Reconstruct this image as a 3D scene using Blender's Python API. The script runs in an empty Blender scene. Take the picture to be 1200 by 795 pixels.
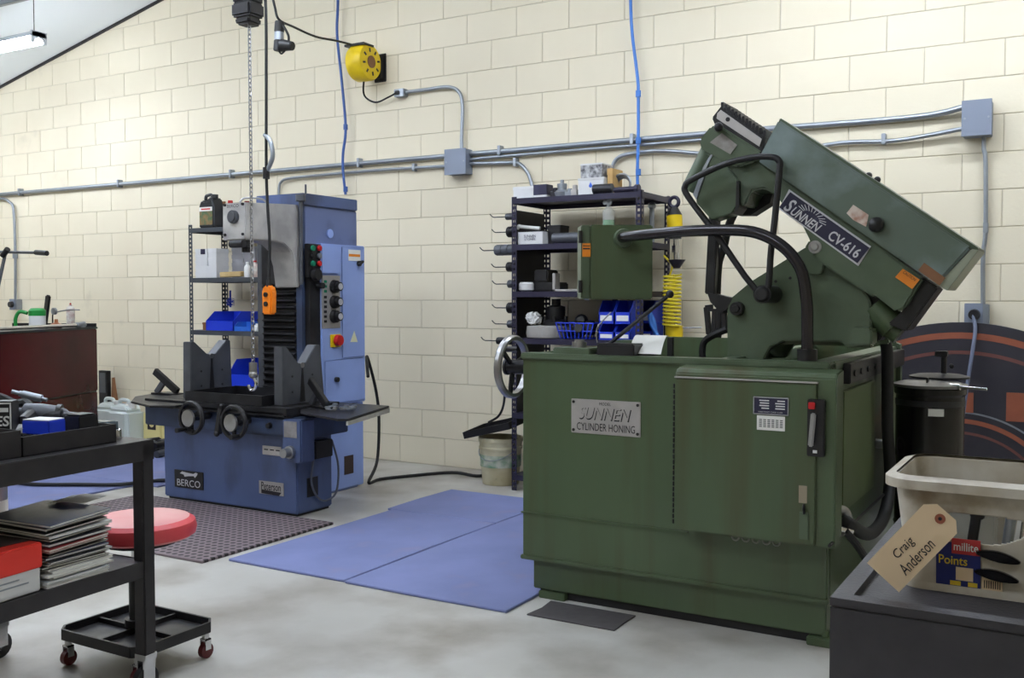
import bpy, bmesh, math, random
from mathutils import Vector, Matrix
random.seed(7)
PI = math.pi
sc = bpy.context.scene
COL = sc.collection

# ---------------------------------------------------------------- camera
F = 35 / 36 * 1200
YAW, PIT, CH = math.radians(30.25), math.radians(2.38), 1.24
WY = 6.04                                   # face of the block wall
FW = Vector((-math.sin(YAW) * math.cos(PIT), math.cos(YAW) * math.cos(PIT), -math.sin(PIT)))
RT = Vector((math.cos(YAW), math.sin(YAW), 0)); UP = RT.cross(FW); CAM = Vector((0, 0, CH))
cam = bpy.data.cameras.new('camera'); cam.lens = 35; cam.sensor_width = 36; cam.clip_start = .05
co = bpy.data.objects.new('camera', cam); COL.objects.link(co)
co.matrix_world = Matrix(((RT.x, UP.x, -FW.x, 0), (RT.y, UP.y, -FW.y, 0), (RT.z, UP.z, -FW.z, CH), (0, 0, 0, 1)))
sc.camera = co

# ---------------------------------------------------------------- world, exposure
w = bpy.data.worlds.new('world'); sc.world = w; w.use_nodes = True
w.node_tree.nodes['Background'].inputs[0].default_value = (.9, .95, 1, 1)
w.node_tree.nodes['Background'].inputs[1].default_value = .3
sc.view_settings.view_transform = 'Standard'; sc.view_settings.look = 'None'
sc.view_settings.gamma = 1; sc.view_settings.use_curve_mapping = False
sc.view_settings.exposure = 0.0
LAMP = 68.0                                  # radiance of the fluorescent tubes

# ---------------------------------------------------------------- helpers
def W(x, y, X=None, Y=None, Z=None):
    """pixel of the photograph + the plane the thing touches -> point in the room"""
    d = FW * F + RT * (x - 600) - UP * (y - 397.5)
    t = X / d.x if X is not None else Y / d.y if Y is not None else (Z - CH) / d.z
    return CAM + d * t
def PR(p):
    v = Vector(p) - CAM; z = v.dot(FW)
    return 600 + F * v.dot(RT) / z, 397.5 - F * v.dot(UP) / z, z

def lin(c):
    return tuple((v / 255 / 12.92 if v / 255 <= .04045 else ((v / 255 + .055) / 1.055) ** 2.4) for v in c) + (1,)

MATS = {}
def mat(name, c, rough=.5, metal=0, c2=None, scale=6, amt=.5, c3=None, scale3=2, thr3=(.5, .65), bump=0, bscale=80,
        stretch=(1, 1, 1), emit=None, trans=0, alpha=1, coat=0, rnd=0, ior=1.45):
    if name in MATS: return MATS[name]
    m = bpy.data.materials.new(name); m.use_nodes = True; nt = m.node_tree; N = nt.nodes; L = nt.links
    b = N['Principled BSDF']; b.inputs['Base Color'].default_value = lin(c)
    b.inputs['Roughness'].default_value = rough; b.inputs['Metallic'].default_value = metal
    b.inputs['IOR'].default_value = ior
    b.inputs['Transmission Weight'].default_value = trans; b.inputs['Alpha'].default_value = alpha
    b.inputs['Coat Weight'].default_value = coat
    tc = N.new('ShaderNodeTexCoord'); mp = N.new('ShaderNodeMapping'); mp.inputs['Scale'].default_value = stretch
    L.new(tc.outputs['Object'], mp.inputs[0]); out = None
    def noise(s, d=5):
        n = N.new('ShaderNodeTexNoise'); n.inputs['Scale'].default_value = s; n.inputs['Detail'].default_value = d
        L.new(mp.outputs[0], n.inputs['Vector']); return n
    def mix(fac, a, bb):
        x = N.new('ShaderNodeMix'); x.data_type = 'RGBA'; L.new(fac, x.inputs[0])
        if isinstance(a, tuple): x.inputs[6].default_value = a
        else: L.new(a, x.inputs[6])
        if isinstance(bb, tuple): x.inputs[7].default_value = bb
        else: L.new(bb, x.inputs[7])
        return x.outputs[2]
    def ramp(v, lo, hi, top=1):
        r = N.new('ShaderNodeMapRange'); L.new(v, r.inputs[0]); r.inputs[1].default_value = lo; r.inputs[2].default_value = hi
        r.inputs[4].default_value = top; return r.outputs[0]
    if c2:
        out = mix(ramp(noise(scale).outputs[0], .35, .65, amt), lin(c), lin(c2))
    if c3:
        out = mix(ramp(noise(scale3, 8).outputs[0], thr3[0], thr3[1]), out if out else lin(c), lin(c3))
    if rnd:
        oi = N.new('ShaderNodeObjectInfo'); hs = N.new('ShaderNodeHueSaturation')
        L.new(ramp(oi.outputs['Random'], -1e-6, 1, 1), hs.inputs['Value'])
        r = hs.inputs['Value'].links[0].from_node; r.inputs[3].default_value = 1 - rnd; r.inputs[4].default_value = 1 + rnd
        if out: L.new(out, hs.inputs['Color'])
        else: hs.inputs['Color'].default_value = lin(c)
        out = hs.outputs[0]
    if out: L.new(out, b.inputs['Base Color'])
    if bump:
        bp = N.new('ShaderNodeBump'); bp.inputs['Strength'].default_value = bump; bp.inputs['Distance'].default_value = .004
        L.new(noise(bscale, 4).outputs[0], bp.inputs['Height']); L.new(bp.outputs[0], b.inputs['Normal'])
    if emit:
        b.inputs['Emission Color'].default_value = lin(c); b.inputs['Emission Strength'].default_value = emit
    MATS[name] = m; return m

WM = {}                                      # world matrix of each parent
class MB:
    def __init__(s, M=None): s.v = []; s.f = []; s.M = M
    def add(s, vs, fs):
        o = len(s.v)
        s.v += [(s.M @ Vector(v)) if s.M else Vector(v) for v in vs]
        s.f += [tuple(i + o for i in f) for f in fs]; return s
    def box(s, a, b):
        (x0, y0, z0), (x1, y1, z1) = a, b
        return s.add([(x0,y0,z0),(x1,y0,z0),(x1,y1,z0),(x0,y1,z0),(x0,y0,z1),(x1,y0,z1),(x1,y1,z1),(x0,y1,z1)],
                     [(3,2,1,0),(4,5,6,7),(0,1,5,4),(1,2,6,5),(2,3,7,6),(3,0,4,7)])
    def prism(s, poly, vec):
        n = len(poly); vec = Vector(vec); p = [Vector(q) for q in poly]
        return s.add(p + [q + vec for q in p], [tuple(range(n)), tuple(range(2*n-1, n-1, -1))] +
                     [(i, (i+1) % n, n + (i+1) % n, n + i) for i in range(n)])
    def px(s, pts, Y, depth):                # outline read from the photograph on the plane y = Y, with real depth
        return s.prism([W(x, y, Y=Y) for x, y in pts], (0, depth, 0))
    def bar(s, p0, p1, wd, th, up=(0, 0, 1)):
        p0 = Vector(p0); p1 = Vector(p1); d = (p1 - p0).normalized(); u = Vector(up)
        if abs(d.dot(u)) > .95: u = Vector((1, 0, 0))
        sx = d.cross(u).normalized(); uy = sx.cross(d)
        q = [p0 + sx*wd/2*a + uy*th/2*b for a, b in ((-1,-1),(1,-1),(1,1),(-1,1))]
        return s.prism(q, p1 - p0)
    def ring(s, c, d, r, n):
        d = Vector(d).normalized(); u = d.orthogonal().normalized(); v = d.cross(u)
        return [Vector(c) + (u * math.cos(2*PI*i/n) + v * math.sin(2*PI*i/n)) * r for i in range(n)]
    def cyl(s, p0, p1, r0, r1=None, n=16):
        r1 = r0 if r1 is None else r1; p0 = Vector(p0); p1 = Vector(p1); d = p1 - p0
        return s.add(s.ring(p0, d, r0, n) + s.ring(p1, d, r1, n),
                     [tuple(range(n-1, -1, -1)), tuple(range(n, 2*n))] + [(i, (i+1) % n, n+(i+1) % n, n+i) for i in range(n)])
    def lathe(s, prof, o, d=(0, 0, 1), n=24, cap=True):
        o = Vector(o); d = Vector(d).normalized(); vs = []; fs = []
        for r, h in prof: vs += s.ring(o + d*h, d, max(r, 1e-4), n)
        for k in range(len(prof)-1):
            fs += [(k*n+i, k*n+(i+1) % n, (k+1)*n+(i+1) % n, (k+1)*n+i) for i in range(n)]
        if cap: fs += [tuple(range(n-1, -1, -1)), tuple(range((len(prof)-1)*n, len(prof)*n))]
        return s.add(vs, fs)
    def tube(s, pts, r, n=8, closed=False, sm=6):
        P = [Vector(p) for p in pts]
        if sm > 1 and len(P) > 2:
            Q = []; m = len(P)
            for i in range(m if closed else m-1):
                a = P[(i-1) % m] if closed or i else P[0]; b = P[i]; c = P[(i+1) % m]
                e = P[(i+2) % m] if closed or i+2 < m else P[-1]
                for k in range(sm):
                    t = k/sm
                    Q.append(.5*((2*b) + (c-a)*t + (2*a-5*b+4*c-e)*t*t + (3*b-a-3*c+e)*t**3))
            if not closed: Q.append(P[-1])
            P = Q
        m = len(P); vs = []; u = None
        for i in range(m):
            d = (P[(i+1) % m] - P[i-1]) if closed else (P[min(i+1, m-1)] - P[max(i-1, 0)])
            d.normalize()
            if u is None: u = d.orthogonal().normalized()
            u = (u - d*u.dot(d)).normalized(); v = d.cross(u)
            vs += [P[i] + (u*math.cos(2*PI*k/n) + v*math.sin(2*PI*k/n))*r for k in range(n)]
        fs = [(i*n+k, i*n+(k+1) % n, ((i+1) % m)*n+(k+1) % n, ((i+1) % m)*n+k) for i in range(m if closed else m-1) for k in range(n)]
        if not closed: fs += [tuple(range(n-1, -1, -1)), tuple(range((m-1)*n, m*n))]
        return s.add(vs, fs)
    def torus(s, c, d, R, r, n=24, k=8):
        return s.tube(s.ring(c, d, R, n), r, k, True, 1)
    def ball(s, c, r, n=12, sc_=(1, 1, 1)):
        vs = []; fs = []; m = n//2
        for j in range(1, m):
            for i in range(n):
                a, b = 2*PI*i/n, PI*j/m
                vs.append((c[0]+r*sc_[0]*math.sin(b)*math.cos(a), c[1]+r*sc_[1]*math.sin(b)*math.sin(a), c[2]+r*sc_[2]*math.cos(b)))
        t = len(vs); vs += [(c[0], c[1], c[2]+r*sc_[2]), (c[0], c[1], c[2]-r*sc_[2])]
        for j in range(m-2): fs += [(j*n+i, j*n+(i+1) % n, (j+1)*n+(i+1) % n, (j+1)*n+i) for i in range(n)]
        fs += [(t, (i+1) % n, i) for i in range(n)] + [(t+1, (m-2)*n+i, (m-2)*n+(i+1) % n) for i in range(n)]
        return s.add(vs, fs)
    def build(s, name, m, parent=None, smooth=True, bevel=0, seg=2, kind=None, label=None):
        vs = s.v
        loc = None
        if parent is not None: M = WM[parent]; inv = M.inverted(); vs = [inv @ v for v in vs]
        else:
            lo = Vector((min(v.x for v in vs), min(v.y for v in vs), min(v.z for v in vs))); hi = Vector((max(v.x for v in vs), max(v.y for v in vs), lo.z))
            loc = (lo + hi)/2; vs = [v - loc for v in vs]
        me = bpy.data.meshes.new(name); bm = bmesh.new()
        bv = [bm.verts.new(v) for v in vs]
        for f in s.f:
            try: bm.faces.new([bv[i] for i in f])
            except ValueError: pass
        bmesh.ops.recalc_face_normals(bm, faces=bm.faces)
        if bevel:
            es = [e for e in bm.edges if len(e.link_faces) == 2 and e.calc_face_angle(0) > .5]
            bmesh.ops.bevel(bm, geom=es, offset=bevel, segments=seg, affect='EDGES', clamp_overlap=True)
        bm.to_mesh(me); bm.free(); me.materials.append(m)
        if smooth: me.shade_smooth(); me.set_sharp_from_angle(angle=.6)
        o = bpy.data.objects.new(name, me); COL.objects.link(o)
        if parent is not None: o.parent = parent; WM[o] = WM[parent]
        else: o.location = loc; WM[o] = Matrix.Translation(loc)
        if kind: o['kind'] = kind
        if label: o['label'] = label
        return o
def thing(name, label, cat, loc=(0, 0, 0), rz=0, group=None):
    o = bpy.data.objects.new(name, None); COL.objects.link(o); o.empty_display_size = .1
    o.location = loc; o.rotation_euler = (0, 0, rz); WM[o] = Matrix.Translation(Vector(loc)) @ Matrix.Rotation(rz, 4, 'Z')
    return tag(o, label, cat, group)
def tag(o, label, cat, group=None):
    o['label'] = label; o['category'] = cat
    if group: o['group'] = group
    return o
def struct(o): o['kind'] = 'structure'; return o
def text(name, body, o, right, up, wd, ht, m, parent, shear=0, bold=0, ext=.0006):
    c = bpy.data.curves.new('t', 'FONT'); c.body = body; c.size = 1; c.shear = shear; c.offset = bold; c.resolution_u = 3
    to = bpy.data.objects.new('t', c); COL.objects.link(to); bpy.context.view_layer.update()
    me = bpy.data.meshes.new_from_object(to.evaluated_get(bpy.context.evaluated_depsgraph_get()))
    bpy.data.objects.remove(to); bpy.data.curves.remove(c)
    xs = [v.co.x for v in me.vertices]; ys = [v.co.y for v in me.vertices]
    x0, x1, y0, y1 = min(xs), max(xs), min(ys), max(ys)
    right = Vector(right).normalized(); up = Vector(up).normalized(); nn = right.cross(up); inv = WM[parent].inverted()
    mb = MB()
    vs = [Vector(o) + right*((v.co.x-x0)/(x1-x0)-.5)*wd + up*((v.co.y-y0)/(y1-y0)-.5)*ht + nn*ext for v in me.vertices]
    mb.add(vs, [tuple(p.vertices) for p in me.polygons]); bpy.data.meshes.remove(me)
    me2 = bpy.data.meshes.new(name); me2.from_pydata([inv @ v for v in mb.v], [], mb.f); me2.materials.append(m)
    ob = bpy.data.objects.new(name, me2); COL.objects.link(ob); ob.parent = parent; WM[ob] = WM[parent]
    return ob
def copy_tree(o, parent=None):
    c = o.copy(); COL.objects.link(c); c.parent = parent
    for ch in o.children: copy_tree(ch, c)
    return c
Xv, Yv, Zv = Vector((1, 0, 0)), Vector((0, 1, 0)), Vector((0, 0, 1))

# ---------------------------------------------------------------- materials
M_wall = mat('cream_block_paint', (228, 219, 196), .55, c2=(220, 209, 185), scale=1.5, amt=.7, c3=(196, 188, 168), scale3=3, thr3=(.66, .85), bump=.25, bscale=60, rnd=.015)
M_mortar = mat('painted_mortar', (205, 196, 175), .7, c2=(188, 178, 158), scale=3)
M_floor = mat('worn_concrete', (197, 195, 190), .42, c2=(178, 175, 168), scale=1.3, amt=.8, c3=(150, 143, 133), scale3=2.2, thr3=(.44, .70), bump=.08, bscale=30)
M_ceil = mat('white_ceiling', (240, 246, 250), .7)
M_green = mat('green_enamel', (77, 93, 65), .36, c2=(70, 86, 60), scale=2.5, amt=.8, c3=(70, 68, 40), scale3=7, thr3=(.5, .74), stretch=(1, 1, .07), bump=.04, bscale=25, coat=.15)
M_green2 = mat('green_casting_paint', (87, 101, 80), .38, c2=(68, 82, 60), scale=4, amt=.7, c3=(108, 122, 112), scale3=3.2, thr3=(.58, .78), bump=.06, bscale=40)
M_green3 = mat('worn_green_cover_paint', (90, 103, 90), .33, c2=(100, 114, 104), scale=3, amt=.6, c3=(142, 158, 160), scale3=2.6, thr3=(.46, .66), bump=.04, bscale=30)
M_bglue = None
M_blue = mat('blue_enamel', (82, 98, 140), .42, c2=(74, 88, 126), scale=3, amt=.7, c3=(54, 60, 80), scale3=4, thr3=(.5, .74), stretch=(1, 1, .35), bump=.04)
M_blueb = mat('clean_blue_enamel', (148, 170, 226), .42, c2=(136, 156, 212), scale=4, amt=.6, bump=.03)
M_blued = mat('grimy_blue_enamel', (62, 78, 112), .45, c2=(44, 52, 70), scale=5, amt=.9, bump=.06)
M_black = mat('black_paint', (26, 25, 28), .4, c2=(36, 35, 37), scale=10, bump=.05)
M_rubber = mat('black_rubber', (22, 22, 24), .6)
M_dark = mat('oily_dark_steel', (52, 52, 56), .4, .5, c2=(34, 33, 35), scale=8, amt=.9, bump=.06)
M_iron = mat('grey_cast_iron', (92, 94, 100), .45, .4, c2=(74, 76, 82), scale=6, amt=.8, bump=.08)
M_steel = mat('bare_steel', (168, 168, 170), .3, .9, c2=(140, 138, 138), scale=9, amt=.7)
M_galv = mat('galvanised_steel', (158, 164, 172), .38, .75, c2=(140, 146, 156), scale=12)
M_chrome = mat('chrome', (205, 205, 208), .15, 1)
M_alu = mat('brushed_plate', (186, 182, 180), .4, .5, c2=(170, 166, 164), scale=20)
M_headgrey = mat('scuffed_grey_casting', (178, 175, 173), .5, .1, c2=(140, 138, 138), scale=6, amt=.8, c3=(200, 198, 194), scale3=4, thr3=(.56, .72), bump=.08)
M_white = mat('white_plastic', (228, 228, 226), .5)
M_paper = mat('white_paper', (232, 231, 226), .7)
M_cardw = mat('white_card', (222, 222, 222), .6, c2=(206, 206, 208), scale=9)
M_orange = mat('orange_plastic', (240, 130, 24), .4)
M_stick = mat('orange_sticker', (232, 138, 32), .5, c2=(214, 118, 26), scale=18)
M_yellow = mat('yellow_paint', (232, 200, 20), .4, c2=(206, 172, 20), scale=14, c3=(70, 60, 20), scale3=7, thr3=(.68, .76))
M_yhose = mat('yellow_hose', (226, 206, 50), .35)
M_bhose = mat('blue_air_hose', (60, 118, 200), .4)
M_bhosed = mat('dark_blue_air_hose', (52, 84, 150), .4)
M_boxgrey = mat('grey_junction_enamel', (128, 136, 152), .4, .1)
M_mat = mat('blue_rubber_mat', (120, 128, 173), .7, c2=(106, 114, 156), scale=2.5, amt=.8, c3=(128, 126, 160), scale3=5, thr3=(.56, .8), bump=.15, bscale=120)
M_red = mat('red_lacquer', (78, 12, 18), .22, c2=(58, 10, 14), scale=2, amt=1, ior=1.3)
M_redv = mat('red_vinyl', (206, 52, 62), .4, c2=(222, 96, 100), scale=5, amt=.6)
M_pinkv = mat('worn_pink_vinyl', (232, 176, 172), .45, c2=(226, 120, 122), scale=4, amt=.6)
M_redbox = mat('red_card', (222, 54, 42), .45)
M_bluebin = mat('blue_bin_plastic', (32, 60, 196), .35)
M_jug = mat('translucent_white_plastic', (214, 222, 220), .4, c2=(196, 206, 206), scale=5)
M_jugy = mat('yellowed_plastic', (226, 214, 150), .45)
M_label = mat('printed_label', (222, 222, 214), .6, c2=(150, 60, 50), scale=26, amt=.6)
M_bucket = mat('dirty_cream_bucket', (206, 200, 172), .5, c2=(176, 164, 128), scale=7, amt=.9, c3=(96, 106, 90), scale3=5, thr3=(.66, .74))
M_cartgrey = mat('charcoal_moulded_plastic', (54, 52, 57), .5, c2=(66, 64, 68), scale=14, amt=.6, bump=.25, bscale=160)
M_bin = mat('stained_white_bin', (204, 197, 184), .5, c2=(176, 164, 142), scale=14, amt=.9, c3=(120, 98, 72), scale3=11, thr3=(.54, .78))
M_manila = mat('manila_card', (226, 200, 164), .7)
M_ink = mat('black_ink', (30, 26, 34), .6)
M_navy = mat('navy_print', (38, 36, 62), .4)
M_silver = mat('silver_print', (205, 205, 210), .35, .4)
M_board = mat('black_board', (44, 42, 50), .45, c2=(56, 54, 60), scale=6)
M_copper = mat('copper_print', (142, 80, 58), .5, c2=(124, 68, 50), scale=12)
M_copperd = mat('faded_copper_print', (104, 64, 58), .5)
M_greenl = mat('green_print', (28, 120, 56), .5)
M_wood = mat('bare_wood', (196, 170, 120), .6, c2=(170, 140, 92), scale=10)
M_greenfl = mat('green_fluid', (40, 130, 60), .15)
M_clear = mat('clear_plastic', (226, 230, 228), .15, alpha=.28)
M_brown = mat('brown_card', (132, 92, 62), .7)
M_rednob = mat('red_plastic', (186, 30, 34), .35)
M_greenbtn = mat('green_button', (20, 120, 90), .35)
M_rack = mat('dark_blue_black_rack', (42, 39, 60), .4, .2)
M_rackg = mat('grey_rack_enamel', (70, 74, 80), .4, .2)
M_tube = mat('lit_fluorescent_tube', (236, 244, 255), .5, emit=LAMP)
M_fix = mat('white_fixture_enamel', (196, 202, 210), .4)

def holes_mat(name, c, c2, pitch, rad):
    m = bpy.data.materials.new(name); m.use_nodes = True; nt = m.node_tree; N = nt.nodes; L = nt.links; b = N['Principled BSDF']
    b.inputs['Roughness'].default_value = .65
    tc = N.new('ShaderNodeTexCoord'); v = N.new('ShaderNodeVectorMath'); v.operation = 'SCALE'; v.inputs[3].default_value = 1/pitch
    L.new(tc.outputs['Object'], v.inputs[0]); fr = N.new('ShaderNodeVectorMath'); fr.operation = 'FRACTION'; L.new(v.outputs[0], fr.inputs[0])
    sb = N.new('ShaderNodeVectorMath'); sb.operation = 'MULTIPLY_ADD'; sb.inputs[1].default_value = (1, 1, 0); sb.inputs[2].default_value = (-.5, -.5, 0); L.new(fr.outputs[0], sb.inputs[0])
    ln = N.new('ShaderNodeVectorMath'); ln.operation = 'LENGTH'; L.new(sb.outputs[0], ln.inputs[0])
    mr = N.new('ShaderNodeMapRange'); mr.inputs[1].default_value = rad; mr.inputs[2].default_value = rad+.08; L.new(ln.outputs['Value'], mr.inputs[0])
    mx = N.new('ShaderNodeMix'); mx.data_type = 'RGBA'; mx.inputs[6].default_value = lin(c2); mx.inputs[7].default_value = lin(c); L.new(mr.outputs[0], mx.inputs[0])
    L.new(mx.outputs[2], b.inputs['Base Color'])
    bp = N.new('ShaderNodeBump'); bp.inputs['Distance'].default_value = .008; L.new(mr.outputs[0], bp.inputs['Height']); L.new(bp.outputs[0], b.inputs['Normal'])
    return m
M_hole = holes_mat('perforated_rubber', (124, 110, 114), (40, 33, 37), .042, .27)
M_perf = holes_mat('punched_steel', (70, 74, 80), (200, 195, 180), .03, .2)

# ---------------------------------------------------------------- room shell
XL, XR, YF = -11.0, 3.2, -5.0
CX0, CZ0, CS = -7.063, 3.829, .2172          # ceiling line on the wall
RX = -.6                                     # ridge
def cz(x): return CZ0 + (x - CX0)*CS if x < RX else CZ0 + (RX - CX0)*CS - (x - RX)*CS
struct(MB().box((XL-.2, YF-.2, -.2), (XR+.2, WY+.3, 0)).build('floor', M_floor, smooth=False))
ce = MB()
for a, b in ((XL-.2, RX), (RX, XR+.2)):
    ce.prism([(a, YF-.2, cz(a)), (b, YF-.2, cz(b)), (b, YF-.2, cz(b)+.15), (a, YF-.2, cz(a)+.15)], (0, WY+.5-YF, 0))
struct(ce.build('ceiling', M_ceil, smooth=False))
wall = struct(MB().box((XL-.2, WY+.0045, 0), (XR+.2, WY+.3, 5.4)).build('wall_back', M_mortar, smooth=False))
struct(MB().box((XL-.2, YF-.2, 0), (XL, WY+.005, 5.0)).build('wall_left', M_wall, smooth=False))
struct(MB().box((XR, YF-.2, 0), (XR+.2, WY+.005, 5.4)).build('wall_right', M_wall, smooth=False))
struct(MB().box((XL, YF-.2, 0), (XR, YF, 5.4)).build('wall_front', M_wall, smooth=False))
# blocks of the wall
BL, BH, G = .4064, .2032, .0045
cells = []
for r in range(26):
    off = -3.283 + (0 if r % 2 == 0 else BL/2)
    k0 = int((XL - off)/BL) - 1
    for k in range(k0, k0+38):
        x0 = off + k*BL
        if x0 < XL-.1 or x0+BL > XR+.1: continue
        if r*BH > max(cz(x0), cz(x0+BL)) : continue
        c = Vector((x0+BL/2, WY, r*BH+BH/2)); u, v, z = PR(c)
        vis = -60 < u < 1260 and -20 < v < 560 and z > 0
        cells.append((0 if vis else 1, z, x0, r))
cells.sort()
bm0 = MB().box((G/2, 0, G/2), (BL-G/2, .08, BH-G/2)); bme = None; rest = MB()
for i, (nv, z, x0, r) in enumerate(cells):
    if i < 300:
        if bme is None:
            tmp = bm0.build('block', M_wall, smooth=False, bevel=.0025, seg=1); bme = tmp.data; bl = tmp
            off0 = tmp.location.copy()
        else: bl = bpy.data.objects.new('block', bme); COL.objects.link(bl)
        bl.parent = wall; bl.location = off0 + Vector((x0, WY, r*BH)) - WM[wall].translation
    else: rest.box((x0+G/2, WY, r*BH+G/2), (x0+BL-G/2, WY+.08, r*BH+BH-G/2))
rest.build('far_block_courses', M_wall, wall, smooth=False, kind='stuff')
# dark trim along the roof line
tr = MB().bar((XL, WY-.012, cz(XL)-.01), (RX, WY-.012, cz(RX)-.01), .02, .02, up=(0, 1, 0)).build('trim_1', M_dark, smooth=False); struct(tr)

# ---------------------------------------------------------------- lights of the shop, seen and added
def fixture(x, y, z, label, ln=1.22, drop=.265):
    t = thing('fluorescent_light', label, 'light', (x, y, z), group='hanging fluorescent lights')
    MB().prism([(x-ln/2, y-.065, z+.05), (x-ln/2, y+.065, z+.05), (x-ln/2, y+.05, z+.085), (x-ln/2, y-.05, z+.085)], (ln, 0, 0)).build('housing', M_fix, t)
    for s in (-1, 1):
        ex = x + s*ln/2
        MB().prism([(ex, y-.068, z+.09), (ex, y+.068, z+.09), (ex, y+.062, z+.0), (ex, y+.04, z-.0), (ex, y+.03, z+.03), (ex, y, z+.045), (ex, y-.03, z+.03), (ex, y-.04, z), (ex, y-.062, z)], (-s*.01, 0, 0)).build('end_plate', M_fix, t)
        MB().cyl((x+s*(ln/2-.06), y, z+.08), (x+s*(ln/2-.06), y, z+.085+drop), .003, n=6).build('hanger_wire', M_dark, t)
        MB().cyl((x-ln/2+.02, y+s*.035, z+.022), (x+ln/2-.02, y+s*.035, z+.022), .019, n=12).build('tube', M_tube, t)
    return t
fixture(-7.567, 4.8, 3.17, 'lit fluorescent strip light hanging on wires near the sloped ceiling')
for x, y, z in ((-5.1, 3.9, 3.7), (-2.9, 3.9, 3.45), (-1.1, 4.8, 3.3), (.5, 4.9, 3.2), (-9.3, 4.8, 2.93), (-6.6, 2.7, 3.4), (-4.2, 2.5, 3.4), (-2.3, 2.0, 3.4), (-4.2, .2, 3.4), (-7.5, .2, 3.3), (-1.4, -.7, 3.4)):  # unseen strip lights; some follow bright wall areas, others added to lift the light
    fixture(x, y, z, 'unseen fluorescent strip light added under the ceiling to light the workshop', drop=cz(x)-z-.1)
r = thing('light_rail', 'steel rail carrying the hanging strip light under the sloped ceiling', 'rail', (-9.0, 4.8, 3.51))
MB().box((-10.9, 4.78, 3.52), (-6.99, 4.82, 3.565)).build('rail', M_galv, r, bevel=.004)
for x in (-10.4, -8.6): MB().cyl((x, 4.8, 3.56), (x, 4.8, cz(x)), .004, n=6).build('hanger_rod', M_galv, r)

# ---------------------------------------------------------------- floor mats
def floor_mat(name, x0, x1, y0, y1, h, m, label, cat='floor mat', group=None, jit=.012):
    p = [(x0, y0), ((x0+x1)/2, y0+random.uniform(-jit, jit)/2), (x1, y0), (x1+random.uniform(-jit, jit), (y0+y1)/2), (x1, y1), ((x0+x1)/2, y1), (x0, y1), (x0+random.uniform(-jit, jit), (y0+y1)/2)]
    return tag(MB().prism([(a, b, 0) for a, b in p], (0, 0, h)).build(name, m, bevel=min(.003, h*.3), seg=1), label, cat, group)
floor_mat('rubber_mat', -3.49, -2.79, 3.335, 4.60, .012, M_mat, 'blue rubber mat in front of the black rack, half nearer the blue grinder')
floor_mat('rubber_mat', -2.78, -1.965, 3.325, 5.28, .012, M_mat, 'blue rubber mat running under the left edge of the green honing machine')
floor_mat('rubber_mat', -3.53, -2.79, 4.612, 5.28, .012, M_mat, 'blue rubber mat with its end towards the bucket under the black rack')
floor_mat('rubber_mat', -6.27, -5.42, 3.45, 4.40, .012, M_mat, 'blue rubber mat between the red cabinet and the rolling tool cart')
floor_mat('rubber_mat', -6.6, -5.25, 4.41, 5.25, .012, M_mat, 'blue rubber mat under the long black cable beside the blue grinder')
floor_mat('drainage_mat', -5.12, -3.56, 3.24, 4.17, .014, M_hole, 'brown-black perforated rubber mat in front of the blue grinder', jit=0)
floor_mat('rubber_pad', -1.885, -1.51, 3.345, 3.545, .006, mat('dark_pad', (66, 62, 64), .7, c2=(80, 76, 76), scale=30), 'small dark grey pad on concrete at the foot of the green machine')

# ---------------------------------------------------------------- green cylinder honing machine
hm = thing('honing_machine', 'large green cylinder honing machine with its long head tilted up and a black tube arm', 'machine', (-1.4, 4.25, 0))
GX0, GX1, GY0, GY1, GT = -2.02, -.785, 3.55, 4.95, 1.01
MB().box((GX0+.035, GY0+.03, .035), (GX1-.01, GY1-.03, .17)).build('plinth', M_green, hm, bevel=.004)
MB().box((GX0+.06, GY0+.05, .0), (GX1-.03, GY1-.06, .036)).build('base_skid', M_black, hm)
bd = MB()
bd.box((GX0, GY0, .165), (GX1, GY0+.03, GT)); bd.box((GX0, GY1-.03, .165), (GX1, GY1, GT+.025))
bd.box((GX0, GY0+.03, .165), (GX0+.03, GY1-.03, GT)); bd.box((GX1-.03, GY0+.03, .165), (GX1, GY1-.03, GT))
body = bd.build('tank', M_green, hm, bevel=.006)
MB().box((GX0+.03, GY0+.03, .70), (GX1-.03, GY1-.03, .74)).build('sump_floor', M_dark, hm)
MB().box((GX0-.004, GY0-.006, .352), (-1.30, GY0, .358)).build('seam_strip', M_green, body)
MB().box((GX0-.006, GY0-.008, .160), (GX1+.004, GY0+.01, .178)).build('lip', M_green, body, bevel=.003)
MB().box((GX0-.004, GY0-.012, GT-.022), (GX1, GY0+.075, GT+.004)).build('front_rail', M_green2, hm, bevel=.005)
MB().box((GX1-.085, GY0+.07, GT-.03), (GX1+.002, GY1, GT+.003)).build('side_rail', M_green2, hm, bevel=.004)
MB().box((-1.22, GY0+.07, GT-.05), (-1.16, GY1, GT+.001)).build('cross_rail', M_green2, hm, bevel=.004)
for fx, fy in ((-1.955, GY0+.02), (-.86, GY0+.01)):
    MB().box((fx, fy, 0), (fx+.12, fy+.12, .03)).cyl((fx+.06, fy+.03, .0), (fx+.06, fy+.03, .055), .012).build('foot', M_green, hm, bevel=.003)
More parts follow.
